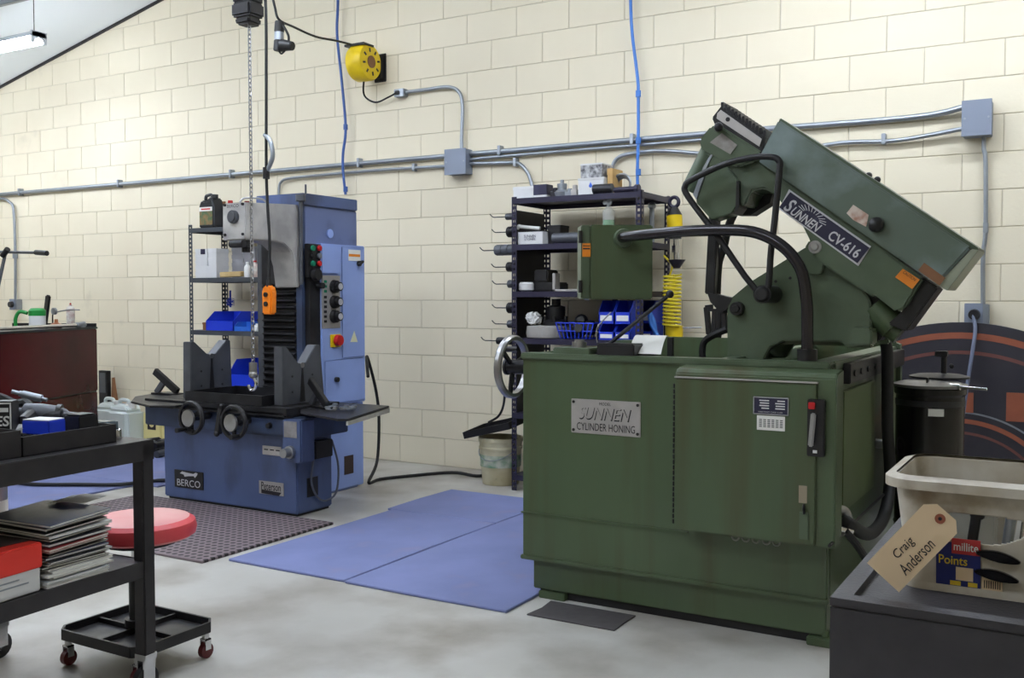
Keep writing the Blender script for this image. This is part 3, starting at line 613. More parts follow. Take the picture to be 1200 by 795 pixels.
for py_ in (336, 354, 371):
    k_ = xknob(391, py_, .042, .03, M_black, kp_, 'dial_knob', XC); p = W(391, py_, X=XC)
    MB().cyl(p+Xv*.03, p+Xv*.055, .028).build('knob_grip', M_black, k_); MB().cyl(p+Xv*.055, p+Xv*.058, .02).build('knob_cap', M_silver, k_)
    for d in (-.03, 0, .03): MB().box((XC, p.y-.09, p.z+d-.008), (XC+.003, p.y-.066, p.z+d+.008)).build('switch_slot', M_greenbtn if py_ == 336 else M_black, kp_)
ms = rx(388, 392, 400, 407, .01, XC+.008).build('main_switch', M_yellow, cab, bevel=.003)
xknob(395, 399, .036, .03, M_rednob, ms, 'main_switch_knob', XC+.008)
p = W(420, 309, X=XC); MB().cyl(p, p+Xv*.015, .018).bar(p+Xv*.02+Vector((0, -.02, -.01)), p+Xv*.02+Vector((0, .02, .015)), .012, .02, up=Xv).build('door_knob', M_black, cdr)
p = W(393.5, 445, X=XC); MB().cyl(p, p+Xv*.02, .016).build('door_knob', M_black, cab)
lb = rx(408.5, 293, 422.5, 306, .002, XC+.002).build('warning_label', M_paper, cdr); rx(409, 298, 422, 301, .001, XC+.003).build('label_print', M_stick, lb)
MB().prism([W(x, y, X=XC+.001) for x, y in ((415, 388), (419, 401), (410.5, 401))], (.0015, 0, 0)).build('warning_triangle', mat('pale_yellow', (226, 224, 190), .5), cdr, smooth=False)
p = W(386, 274, X=cxr); MB().cyl(p, p+Xv*.01, .028).build('blanking_plug', M_blueb, cm)
xknob(372, 335, .02, .05, M_dark, bpn, 'toggle', XC-.01)

# things on the grinder table
def v_block(x0, x1, y0, prof, label):
    t = thing('v_block', label, 'V block', ((x0+x1)/2, y0+.17, .625))
    o = MB().prism([(x0, y0+a, .627+b) for a, b in prof], (x1-x0, 0, 0)).build('body', M_iron, t, bevel=.004)
    ym = y0 + .5*(prof[3][0]+prof[4][0]); zm = .627+prof[3][1]
    MB().prism([(x1, ym-.004, zm-.01), (x1, ym+.004, zm-.01), (x1, ym+.022, .64), (x1, ym-.022, .64)], (.002, 0, 0)).build('relief_slot', M_dark, t)
    MB().cyl((x1-.01, ym, zm-.012), (x1+.003, ym, zm-.012), .016).build('bright_bore_disc', M_steel, t)  # bright disc stands in for light showing through the hole
    for a in (-.085, .085):
        for z in (.70, .79): MB().cyl((x1-.005, ym+a, z), (x1+.002, ym+a, z), .007, n=8).build('bolt_hole', M_black, t)
v_block(-4.77, -4.70, 4.205, ((0, 0), (.006, .345), (.035, .345), (.135, .265), (.20, .265), (.29, .345), (.325, .345), (.338, 0)), 'heavy grey V block on the grinder table in front of the shelf of blue bins')
v_block(-4.01, -3.94, 4.19, ((0, 0), (.0, .335), (.03, .335), (.13, .235), (.19, .235), (.275, .335), (.315, .335), (.355, 0)), 'heavy grey V block on the grinder table below the control cabinet')
pn = thing('drip_tray', 'shallow dark steel tray lying between the two V blocks', 'tray', (-4.35, 4.33, .627))
MB().box((-4.66, 4.125, .627), (-4.04, 4.54, .633)).build('tray_floor', M_dark, pn)
for a, b in (((-4.66, 4.125), (-4.04, 4.133)), ((-4.66, 4.532), (-4.04, 4.54)), ((-4.66, 4.133), (-4.652, 4.532)), ((-4.048, 4.133), (-4.04, 4.532))):
    MB().box((a[0], a[1], .633), (b[0], b[1], .685)).build('tray_wall', M_dark, pn)
def angle_tool(c, ang, label):
    c = Vector(c); t = thing('angle_fixture', label, 'fixture', c)
    R = Matrix.Translation(c) @ Matrix.Rotation(ang, 4, 'Z')
    MB(R).bar((-.10, 0, .15), (.09, 0, .022), .045, .028, up=(0, 1, 0)).build('arm', M_black, t, bevel=.003)
    MB(R).bar((-.02, 0, .09), (-.09, 0, .008), .04, .02, up=(0, 1, 0)).build('brace', M_iron, t, bevel=.003)
    MB(R).box((-.11, -.03, 0), (.11, .03, .012)).build('foot', M_dark, t, bevel=.002)
angle_tool((-5.16, 4.42, .613), .1, 'black angle fixture standing on the table wing by the white jugs')
angle_tool((-3.80, 4.33, .613), -.35, 'black angle fixture standing on the table wing below the control cabinet')
tg = MB()
cr = W(395, 482, Z=.613)
for i in range(9):
    a = Vector((cr.x+random.uniform(-.12, .12), cr.y+random.uniform(-.06, .08), .622)); d = Vector((random.uniform(-.06, .06), random.uniform(-.05, .05), random.uniform(0, .012)))
    tag(MB().bar(a, a+d, .024, .008).cyl(a+d, a+d+Vector((0, 0, .012)), .016, n=8).build('clamp_strap', random.choice((M_steel, M_galv)), bevel=.002), 'small bright steel clamp strap in the heap on the grinder table wing', 'clamp', 'steel clamps on the grinder table wing')

# ---------------------------------------------------------------- hoist, chain, pendant
ch = thing('chain_hoist', 'black electric chain hoist hanging above the blue grinder', 'hoist', (-3.985, 4.0, 2.72))
MB().box((-4.06, 3.94, 2.755), (-3.92, 4.06, 2.83)).prism([(-4.05, 3.95, 2.755), (-3.93, 3.95, 2.755), (-3.94, 3.955, 2.715), (-4.04, 3.955, 2.715)], (0, .1, 0)).build('chain_bag', M_black, ch, bevel=.012)
MB().cyl((-4.2, 4.0, 3.14), (-3.78, 4.0, 3.14), .11).build('motor', M_dark, ch, bevel=.01)
MB().box((-4.05, 3.94, 2.83), (-3.93, 4.06, 3.24)).build('gear_case', M_black, ch, bevel=.01)
MB().cyl((-3.99, 4.0, 3.23), (-3.99, 4.0, cz(-3.99)), .02).build('suspension_rod', M_dark, ch)
lk = MB(); z = 2.72; i = 0
while z > .86:
    c = Vector((-3.965, 3.985, z)); u = Vector((1, 0, 0)) if i % 2 else Vector((0, 1, 0))
    lk.tube([c+Vector((0, 0, .015)), c+u*.0085+Vector((0, 0, .009)), c+u*.0085-Vector((0, 0, .009)), c-Vector((0, 0, .015)), c-u*.0085-Vector((0, 0, .009)), c-u*.0085+Vector((0, 0, .009))], .0032, 5, True, 1)
    z -= .0235; i += 1
lk.build('chain', M_steel, ch, kind='stuff')
MB().cyl((-3.965, 3.985, .885), (-3.965, 3.985, .825), .022).ball((-3.965, 3.985, .82), .026).build('hook_block', M_steel, ch)
MB().tube([(-3.965, 3.985, .81), (-3.945, 3.985, .775), (-3.955, 3.985, .74), (-3.985, 3.985, .735), (-4.0, 3.985, .76)], .009).build('hook', M_chrome, ch)
pd_ = thing('pendant_control', 'orange hand control hanging on a black cable beside the hoist chain', 'controller', (-3.80, 3.93, 1.16))
pc_ = [W(311, 0, Y=3.93)+Vector((0, 0, .25)), W(311, 0, Y=3.93), W(312, 100, Y=3.93), W(312, 195, Y=3.93), W(313.5, 240, Y=3.93), W(316, 285, Y=3.93), W(315, 337, Y=3.93)]
pc_[0] = Vector((-3.86, 3.95, 2.9))
MB().tube(pc_, .008).build('cable', M_rubber, pd_)
p = W(312, 203, Y=3.93); MB().cyl(p+Vector((0, 0, .03)), p-Vector((0, 0, .03)), .018).build('cable_clip', M_black, pd_)
p = W(312, 180, Y=3.93); MB().tube([p+Vector((-.01, 0, .1)), p+Vector((.03, 0, .06)), p+Vector((.045, 0, -.02)), p+Vector((.0, 0, -.1))], .012).build('strain_spring', M_galv, pd_)
p = W(315, 352, Y=3.93)
pbod = MB().prism([p+Vector(v) for v in ((-.033, -.02, -.075), (.033, -.02, -.075), (.038, -.02, .05), (.02, -.02, .078), (-.02, -.02, .078), (-.036, -.02, .05))], (0, .045, 0)).build('handset', M_orange, pd_, bevel=.008)
for dz in (.03, -.02): MB().cyl(p+Vector((0, -.02, dz)), p+Vector((0, -.028, dz)), .013).build('push_button', M_black, pbod)
MB().cyl(p+Vector((0, 0, .07)), p+Vector((0, 0, .11)), .014, .009).build('strain_relief', M_rubber, pbod)
# drop cord with plug end, from the reel
hl = thing('drop_cord_plug', 'black and grey drop cord plug hanging from the yellow reel cord', 'plug', W(330, 60, Y=4.9))
def hp_(x, y, dy=0): return W(x, y, Y=4.9+dy)
MB().cyl(hp_(328, 25), hp_(327, 38), .032).build('plug_top', M_black, hl, bevel=.004); MB().cyl(hp_(327, 38), hp_(327, 47), .03).build('grey_band', M_galv, hl); MB().cyl(hp_(327, 47), hp_(326, 60), .032).build('plug_body', M_black, hl, bevel=.004)
MB().cyl(hp_(330, 53), hp_(343, 54), .04, .028).build('connector', M_black, hl, bevel=.005)
MB().tube([hp_(328, 25), hp_(333, 32), hp_(338, 42), hp_(338, 50)], .008).tube([hp_(327, 60), hp_(330, 63), hp_(335, 58)], .006).build('cord_loop', M_rubber, hl)
rl = thing('cord_reel', 'yellow and black retractable cord reel bracketed to the block wall', 'cord reel', (-4.72, 5.9, 2.8))
rc = Vector((-4.70, 5.875, 2.975))
MB().lathe([(.0, -.075), (.10, -.075), (.125, -.068), (.135, -.05), (.135, .05), (.125, .068), (.10, .075), (.0, .075)], rc, Xv, 32).build('drum', M_yellow, rl)
MB().cyl(rc+Xv*.074, rc+Xv*.08, .045).build('hub', M_brown, rl)
for k in range(8):
    a = k*PI/4+.2; p = rc+Vector((.076, math.cos(a)*.085, math.sin(a)*.085)); MB().bar(p-Vector((0, math.cos(a)*.014, math.sin(a)*.014)), p+Vector((0, math.cos(a)*.014, math.sin(a)*.014)), .014, .004, up=Xv).build('vent_slot', M_black, rl)
MB().box((-4.80, 5.78, 3.085), (-4.62, 5.9, 3.10)).build('cord_guide', M_black, rl)
MB().box((-4.68, 5.99, 2.88), (-4.63, WY, 3.05)).box((-4.72, WY-.01, 2.86), (-4.61, WY, 3.07)).build('wall_bracket', M_black, rl, bevel=.004)
rcd = MB().tube([W(318, -10, Y=4.9), hp_(322, 8), hp_(327, 23), W(345, 32, Y=5.1), W(370, 43, Y=5.4), W(395, 48, Y=5.65), (-4.74, 5.86, 3.10)], .008).build('reel_cord', M_rubber, rl)
MB().tube([(-4.70, 5.88, 2.85), W(427, 112, Y=5.98), W(440, 120, Y=5.99), W(455, 114, Y=5.99), W(464, 109, Y=5.96)], .007).build('supply_cord', M_rubber, rl)

# ---------------------------------------------------------------- wall services
def conduit(name, pts, r, label, clips=(), group=None, sm=6):
    t = thing(name, label, 'conduit', pts[0], group=group)
    MB().tube(pts, r, 12, sm=sm).build('pipe', M_galv, t)
    for c in clips: MB().box((c[0]-.012, WY-.02-2*r, c[2]-r-.012), (c[0]+.012, WY-.001, c[2]+r+.022)).build('clip', M_galv, t, bevel=.003)
    return t
CY = WY-.03
def wp_(x, y): return W(x, y, Y=CY)
ZC = 2.262
def jbox(px0, py0, px1, py1, d, label):
    a = W(px0, py0, Y=WY-d); b = W(px1, py1, Y=WY-d); t = thing('junction_box', label, 'junction box', ((a.x+b.x)/2, WY-d/2, b.z))
    MB().box((a.x, WY-d+.006, b.z), (b.x, WY, a.z)).build('box', M_boxgrey, t, bevel=.003); MB().box((a.x-.004, WY-d, b.z-.004), (b.x+.004, WY-d+.007, a.z+.004)).build('cover', M_boxgrey, t, bevel=.002)
    for x in (a.x+.012, b.x-.012): MB().cyl((x, WY-d, (a.z+b.z)/2), (x, WY-d-.003, (a.z+b.z)/2), .006, n=8).build('screw', M_galv, t)
    return a, b
ja, jb = jbox(521, 176, 545, 203, .1, 'small grey steel junction box on the long conduit run near the yellow reel')
ka, kb = jbox(1128, 119, 1161, 157, .12, 'large grey steel junction box at the right end of the conduit run')
conduit('conduit', [(-10.9, CY, ZC), (-7, CY, ZC), (ja.x, CY, ZC)], .017, 'long galvanised conduit along the wall from the small junction box to the red cabinet', [(x, 0, ZC) for x in (-9.05, -7.6, -6.2, -4.85)], sm=2)
conduit('conduit', [(jb.x, CY, ZC+.01), (jb.x+.12, CY, ZC), (-2, CY, ZC), (ka.x-.3, CY, ZC-.01), (ka.x, CY-.02, ZC+.02)], .017, 'upper galvanised conduit between the two junction boxes', [(x, 0, ZC) for x in (-3.6, -2.6, -1.9)], sm=4)
conduit('conduit', [(jb.x, CY, ZC-.045), (jb.x+.12, CY, ZC-.036), (-2.6, CY, ZC-.036), (-1.75, CY, ZC-.036)], .011, 'thin galvanised conduit strapped just under the upper conduit by the small junction box', sm=2)
conduit('conduit', [wp_(718, 235), wp_(717, 205), wp_(719, 192), wp_(726, 184), wp_(740, 180), wp_(780, 177), (-1.8, CY, 2.10), (-1.3, CY, 2.14), (ka.x-.35, CY, 2.13), (ka.x, CY-.02, 2.165)], .013, 'galvanised conduit bending down behind the black rack towards the large junction box', [(-1.05, 0, 2.14)], sm=5)
conduit('conduit', [wp_(628, 240), wp_(622, 212), wp_(616, 199), wp_(606, 191), wp_(590, 191), (jb.x, CY, wp_(550, 192).z)], .013, 'short galvanised conduit elbow dropping behind the left end of the black rack', [wp_(604, 191)], sm=5)
conduit('conduit', [wp_(327, 250), wp_(327, 222), wp_(330, 213), wp_(340, 209), wp_(380, 205), wp_(450, 199), (ja.x, CY, wp_(521, 195).z)], .011, 'galvanised conduit elbow dropping behind the blue grinder column', [wp_(485, 197)], sm=5)
conduit('conduit', [wp_(541, 176), wp_(541, 160), wp_(542, 125), wp_(538, 108), wp_(525, 102), wp_(500, 105), wp_(476, 108)], .013, 'galvanised conduit rising from the small junction box to the reel outlet', sm=5)
ob = thing('wall_outlet', 'small steel outlet box feeding the yellow cord reel', 'outlet', wp_(467, 112))
p = W(467, 108.5, Y=5.98); MB().box((p.x-.045, 5.98, p.z-.028), (p.x+.045, WY, p.z+.028)).build('box', M_galv, ob, bevel=.004); MB().box((p.x-.03, 5.968, p.z-.016), (p.x+.01, 5.98, p.z+.014)).build('plug', M_black, ob, bevel=.004)
conduit('conduit', [wp_(-12, 234), wp_(3, 233), wp_(11, 237), wp_(16, 247), wp_(18, 300), wp_(18, 353)], .013, 'galvanised conduit dropping to the outlet above the red cabinet', [wp_(17, 300)], sm=5)
def outlet(px, py, s, label, gang):
    p = W(px, py, Y=5.97); t = thing('wall_outlet', label, 'outlet', (p.x, 6.0, p.z-s))
    MB().box((p.x-s, 5.975, p.z-s), (p.x+s, WY, p.z+s)).build('box', M_galv, t, bevel=.004); MB().box((p.x-s-.006, 5.97, p.z-s-.004), (p.x+s*.5, 5.976, p.z+s+.004)).build('face_plate', M_boxgrey, t, bevel=.002)
    MB().cyl((p.x-s*.25, 5.975, p.z), (p.x-s*.25, 5.94, p.z), .032, .027).build('plug', M_black, t); return p
po = outlet(15, 357, .05, 'grey outlet box with a plug on the wall behind the red cabinet', 1)
pr_ = outlet(1145, 369, .058, 'grey outlet box with a black plug above the curved black board', 2)
conduit('conduit', [wp_(1153, 158), wp_(1153, 175), wp_(1155, 190), wp_(1155, 270), wp_(1152, 300), wp_(1152, 357)], .012, 'vertical galvanised conduit from the large junction box down to the outlet', [wp_(1155, 268)], sm=4)
tag(MB().tube([(pr_.x-.02, 5.95, pr_.z), W(1143, 385, Y=5.93), W(1140, 410, Y=5.9), W(1133, 455, Y=5.88), W(1127, 500, Y=5.88), W(1122, 560, Y=5.9), (-.62, 5.9, .02), (-.3, 5.7, .012)], .010).build('electric_cable', mat('blue_grey_cord', (104, 112, 134), .5)), 'blue grey power cord hanging from the outlet in front of the curved board', 'cord')
# air hoses
def hose(pts, m, label, fit):
    t = thing('air_hose', label, 'hose', pts[-1]); MB().tube(pts, .0105, 10).build('hose', m, t)
    for f in fit: MB().cyl(f+Vector((0, 0, .02)), f-Vector((0, 0, .02)), .017).build('fitting', m, t)
wh = lambda x, y: W(x, y, Y=WY-.075)
hose([wh(396, -80), wh(396, 0), wh(395, 40), wh(400, 90), wh(405, 149), wh(402, 180), wh(402, 200), wh(405, 228)], M_bhosed, 'dark blue air hose hanging on the wall behind the blue grinder', [wh(405, 149), wh(405, 222)])
hose([wh(738, -80), wh(739, 0), wh(741, 40), wh(747, 90), wh(748, 110), wh(748, 160), wh(747, 203), wh(748, 240)], M_bhose, 'bright blue air hose hanging on the wall behind the black rack', [wh(748, 110), wh(748, 165), wh(748, 202)])

# ---------------------------------------------------------------- shelf racks
def post(x, y, sx, sy, h, m, parent):
    """slotted angle post: two flanges, each a ladder with real holes"""
    b = MB(); wd, th = .036, .003
    for ax in (0, 1):
        def fb(a0, a1, z0, z1):
            if ax == 0: b.box((min(x, x+sx*a0, x+sx*a1) if a0 else min(x, x+sx*a1), min(y, y+sy*th), z0), (max(x+sx*a0, x+sx*a1), max(y, y+sy*th), z1))
            else: b.box((min(x, x+sx*th), min(y+sy*a0, y+sy*a1), z0), (max(x, x+sx*th), max(y+sy*a0, y+sy*a1), z1))
        for a0, a1 in ((0, .010), (.026, wd)):
            lo, hi = sorted((a0, a1))
            if ax == 0: b.box((min(x+sx*lo, x+sx*hi), min(y, y+sy*th), 0), (max(x+sx*lo, x+sx*hi), max(y, y+sy*th), h))
            else: b.box((min(x, x+sx*th), min(y+sy*lo, y+sy*hi), 0), (max(x, x+sx*th), max(y+sy*lo, y+sy*hi), h))
        z = 0
        while z < h:
            z1 = min(z+.018, h)
            if ax == 0: b.box((min(x+sx*.01, x+sx*.026), min(y, y+sy*th), z), (max(x+sx*.01, x+sx*.026), max(y, y+sy*th), z1))
            else: b.box((min(x, x+sx*th), min(y+sy*.01, y+sy*.026), z), (max(x, x+sx*th), max(y+sy*.01, y+sy*.026), z1))
            z += .034
    return b.build('slotted_post', m, parent, smooth=False)
def rack(x0, x1, y0, y1, h, zs, m, mp, label):
    t = thing('shelf_rack', label, 'shelf', ((x0+x1)/2, (y0+y1)/2, 0))
    for x, sx in ((x0, 1), (x1, -1)):
        for y, sy in ((y0, 1), (y1, -1)): post(x, y, sx, sy, h, mp, t)
    for z in zs:
        s = MB().box((x0+.004, y0+.004, z-.006), (x1-.004, y1-.004, z)).build('shelf_board', m, t)
        for a, b in (((x0+.003, y0-.002), (x1-.003, y0+.004)), ((x0+.003, y1-.004), (x1-.003, y1+.002)), ((x0-.002, y0+.003), (x0+.004, y1-.003)), ((x1-.004, y0+.003), (x1+.002, y1-.003))):
            MB().box((a[0], a[1], z-.034), (b[0], b[1], z+.002)).build('shelf_lip', m, s, bevel=.0015)
    return t
LX0, LX1, LY0, LY1 = -6.25, -5.47, 5.59, 5.97
LZ = (.10, .52, .978, 1.394, 1.79)
rack(LX0, LX1, LY0, LY1, 1.82, LZ, M_rackg, M_rackg, 'grey slotted metal shelf rack behind the blue grinder')
RX0, RX1, RY0, RY1 = -3.21, -2.32, 5.5, 5.96
RZ = (.10, .5, .98, 1.277, 1.575, 1.868)
rk = rack(RX0, RX1, RY0, RY1, 1.88, RZ, M_rack, M_rack, 'black metal shelf rack crammed with tooling behind the green machine')
MB().box((RX0+.004, RY0+.04, .45), (RX0+.008, RY1-.04, 1.80)).build('side_panel', M_black, rk)
MB().bar((RX0+.5, RY1-.02, 1.25), (RX1-.02, RY1-.02, .85), .03, .004, up=Yv).build('brace', M_rack, rk)

def carton(x0, x1, y0, y1, z, h, m, label, cat='box', lid=None, group=None, name='carton', txt=None, tm=None, lh=.25):
    t = thing(name, label, cat, ((x0+x1)/2, (y0+y1)/2, z), group=group)
    MB().box((x0, y0, z), (x1, y1, z+h)).build('body', m, t, bevel=.003)
    MB().box((x0-.002, y0-.002, z+h*(1-lh)), (x1+.002, y1+.002, z+h+.002)).build('lid', lid or m, t, bevel=.002)
    if txt:
        for k, (s, ww, hh, dz) in enumerate(txt): text('box_print', s, ((x0+x1)/2, y0-.0025, z+h*dz), Xv, Zv, ww, hh, tm or M_navy, t)
    return t
def bottle(c, r, h, m, mc, label, cat='bottle', lab=None, name='bottle', group=None, sq=False):
    c = Vector(c); t = thing(name, label, cat, c, group=group)
    MB().lathe([(r*.92, 0), (r, r*.15), (r, h*.62), (r*.9, h*.7), (r*.4, h*.84), (r*.34, h*.86), (r*.34, h*.93)], c, n=20).build('body', m, t)
    MB().cyl(c+Zv*h*.9, c+Zv*h, r*.42, r*.4).build('cap', mc, t)
    if lab: MB().lathe([(r*1.01, h*.15), (r*1.01, h*.56)], c, n=20, cap=False).build('label', lab, t)
    return t
def jug(x0, x1, y0, y1, z, h, m, mc, label, lab=None, name='oil_jug', cat='jug'):
    t = thing(name, label, cat, ((x0+x1)/2, (y0+y1)/2, z)); xm = (x0+x1)/2; dx = x1-x0; ym = (y0+y1)/2
    prof = [(x0, z), (x1, z), (x1, z+h*.66), (x1-dx*.1, z+h*.78), (x1-dx*.14, z+h*.9), (x1-dx*.42, z+h*.9), (x1-dx*.46, z+h*.8), (xm-dx*.1, z+h*.8), (x0+dx*.16, z+h*.84), (x0+dx*.06, z+h*.74), (x0, z+h*.66)]
    MB().prism([(a, y0, b) for a, b in prof], (0, y1-y0, 0)).build('body', m, t, bevel=.012, seg=3)
    MB().tube([(x0+dx*.12, ym, z+h*.74), (x0+dx*.14, ym, z+h*.95), (x0+dx*.3, ym, z+h*.99), (x0+dx*.5, ym, z+h*.99), (x0+dx*.58, ym, z+h*.88)], (y1-y0)*.11).build('handle', m, t)
    MB().cyl((x1-dx*.28, ym, z+h*.88), (x1-dx*.28, ym, z+h), dx*.16).build('cap', mc, t)
    if lab:
        o = MB().box((x0+dx*.08, y0-.002, z+h*.1), (x1-dx*.08, y0, z+h*.62)).build('label', lab, t)
        MB().box((x0+dx*.08, y0-.003, z+h*.5), (x1-dx*.08, y0-.002, z+h*.62)).build('label_band', M_paper, o)
        MB().box((x0+dx*.2, y0-.004, z+h*.54), (x1-dx*.2, y0-.003, z+h*.58)).build('label_print', M_rednob, o)
    return t
M_oil = mat('black_oil_jug', (40, 42, 46), .3); M_oill = mat('oil_label', (46, 96, 66), .5, c2=(150, 110, 70), scale=22, amt=.8)
# grey rack, top shelf
BEFORE = set(bpy.data.objects)
jug(-6.09, -5.92, 5.56, 5.68, 1.792, .27, M_oil, M_oil, 'black oil jug with a green label on the top shelf of the grey rack', M_oill)
for x, y, m_, lb_ in ((-5.99, 5.73, M_brown, 'brown'), (-5.88, 5.70, M_rednob, 'bright red'), (-5.80, 5.80, mat('dull_red', (120, 40, 36), .4), 'dull red')):
    bottle((x, y, 1.792), .048, .225, M_oil, m_, 'black quart oil bottle with a %s cap on the grey rack' % lb_, lab=M_label)
# grey rack, second shelf: white and grey small boxes
def bx(x0, x1, y0, d, z, h, m, label, group): return carton(x0, x1, y0, y0+d, z, h, m, label, group=group, lh=.5)
gw = 'white part boxes on the grey rack'; lw_ = 'plain white part box in the stack on the second shelf of the grey rack'
for r in range(2): bx(-6.10, -5.865, 5.53, .13, 1.396+r*.048, .046, M_cardw, lw_, gw)
for r in range(3): bq = bx(-6.10, -5.965, 5.53, .13, 1.492+r*.045, .043, M_cardw, lw_ if r < 2 else 'white part box with a navy print in the stack on the grey rack', gw); (MB().box((-6.035, 5.5265, 1.584), (-5.985, 5.5279, 1.626)).build('navy_print', M_navy, bq) if r == 2 else None)
for r in range(2): bx(-5.955, -5.865, 5.53, .13, 1.492+r*.068, .066, M_cardw, lw_, gw)
gg = 'grey part boxes on the grey rack'
for r in range(4):
    for c in range(2): bx(-5.85+c*.13, -5.725+c*.13, 5.68, .15, 1.396+r*.062, .060, mat('grey_card', (150, 150, 156), .6), 'small grey part box in the wall of boxes on the grey rack', gg)
tag(MB().bar((-5.83, 5.56, 1.42), (-5.62, 5.58, 1.425), .07, .04).build('wood_offcut', M_wood, bevel=.004), 'pale wood offcut lying in front of the grey part boxes', 'wood')
bottle((-5.56, 5.56, 1.396), .026, .12, M_white, M_white, 'small white plastic bottle on the second shelf of the grey rack')
bottle((-5.49, 5.57, 1.396), .032, .13, M_label, M_rednob, 'red and white printed bottle at the end of the grey rack shelf')
carton(-5.58, -5.46, 5.72, 5.84, 1.396, .2, mat('olive_tin', (120, 112, 52), .4), 'olive yellow tin standing at the back of the grey rack', 'tin', lh=.12, name='tin')
# grey rack, third shelf
def bin_(x0, x1, y0, y1, z, h, m, label, lab=False, group=None):
    t = thing('parts_bin', label, 'bin', ((x0+x1)/2, (y0+y1)/2, z), group=group); th = .004
    MB().box((x0, y0, z), (x1, y1, z+th)).build('bin_floor', m, t)
    for x in (x0, x1-th): MB().prism([(x, y0, z+th), (x, y1, z+th), (x, y1, z+h), (x, y0+(y1-y0)*.3, z+h), (x, y0-.0, z+h*.5)], (th, 0, 0)).build('bin_side', m, t)
    MB().box((x0, y0, z+th), (x1, y0+th, z+h*.5)).build('bin_front', m, t); MB().box((x0, y1-th, z+th), (x1, y1, z+h)).build('bin_back', m, t)
    if lab: MB().box((x0+.012, y0-.002, z+h*.12), (x1-.012, y0, z+h*.36)).build('bin_label', M_paper, t)
    return t
bin_(-6.0, -5.70, 5.54, 5.84, .98, .15, M_bluebin, 'large blue plastic parts bin on the third shelf of the grey rack')
bin_(-5.68, -5.50, 5.53, 5.66, .98, .07, mat('light_blue_bin', (40, 96, 190), .35), 'low light blue bin beside the large blue bin on the grey rack')
bottle((-5.455, 5.55, .98), .03, .06, M_white, M_white, 'short white pot beside the low light blue bin', 'pot')
carton(-6.06, -6.01, 5.56, 5.7, .98, .06, M_brown, 'little brown box squeezed beside the large blue bin')
carton(-5.62, -5.50, 5.72, 5.86, .98, .09, M_black, 'black box behind the low light blue bin')
bin_(-5.78, -5.50, 5.56, 5.86, .522, .23, M_bluebin, 'deep blue plastic bin on the lower shelf of the grey rack behind a V block')
tag(MB().cyl((-5.46, 5.56, .60), (-5.44, 5.62, .60), .046).cyl((-5.458, 5.555, .60), (-5.46, 5.56, .60), .025).build('wire_spool', M_galv), 'grey wire spool on the lower shelf of the grey rack', 'spool')
carton(-5.47, -5.405, 5.6, 5.75, .522, .03, M_black, 'flat black case under the wire spool on the grey rack')
g_ = thing('cleaning_brush', 'blue bristle brush hanging on the rear post of the grey rack', 'brush', W(271, 350, Y=5.9))
MB().cyl((-6.10, 5.90, 1.16), (-6.10, 5.90, 1.30), .008).build('handle', M_bluebin, g_)
br = MB()
for i in range(60):
    a = random.uniform(0, 2*PI); b_ = Vector((-6.10, 5.90, 1.17+random.uniform(0, .07))); br.cyl(b_, b_+Vector((math.cos(a), math.sin(a)*.6, random.uniform(-.4, .4)))*.04, .0025, n=4)
br.build('bristles', M_bluebin, g_, kind='stuff')

for o in set(bpy.data.objects)-BEFORE:
    if o.parent is None: o.location += Vector((-.10, .08, 0))
# black rack: rods with sleeves on the left side
for i, (yy, z, ly, r, ln) in enumerate(((254, 0, 5.60, .022, .07), (272, 0, 5.60, .036, .06), (293, 0, 5.56, .036, .11), (313, 0, 5.56, .032, .045), (333, 0, 5.56, .026, .04), (361, 0, 5.58, .036, .05), (380, 0, 5.58, .026, .05), (400, 0, 5.52, .024, .085))):
    z = W(598, yy, Y=ly).z; t = thing('hone_sleeve', 'dark ringed honing sleeve on a wire hook beside the black rack, %s' % ('topmost', 'second from top', 'third from top', 'fourth from top', 'fourth from bottom', 'third from bottom', 'second from bottom', 'lowest')[i], 'sleeve', (RX0-.06, ly, z), group='honing sleeves on hooks beside the black rack')
    b = MB(); x = RX0-.004; ln *= 1.35
    seg = 3
    for k in range(seg): b.cyl((x-ln*(k/seg), ly, z), (x-ln*((k+.8)/seg), ly, z), r, n=18).cyl((x-ln*((k+.8)/seg), ly, z), (x-ln*((k+1)/seg), ly, z), r*.9, n=18)
    b.build('sleeve', M_dark if i % 2 else M_iron, t)
    MB().tube([(RX0+.006, ly, z+.0), (x-ln-.06, ly, z), (x-ln-.10, ly, z+.002), (x-ln-.125, ly, z+.022)], .0035, 6).build('wire_hook', M_dark, t)
for yy in (266, 345, 362):
    z = W(598, yy, Y=5.85).z
    tag(MB().tube([(RX0+.006, 5.85, z), (RX0-.10, 5.85, z), (RX0-.13, 5.85, z+.02)], .0035, 6).build('wire_hook', M_dark), 'empty wire hook on the side panel of the black rack', 'hook', 'empty hooks beside the black rack')
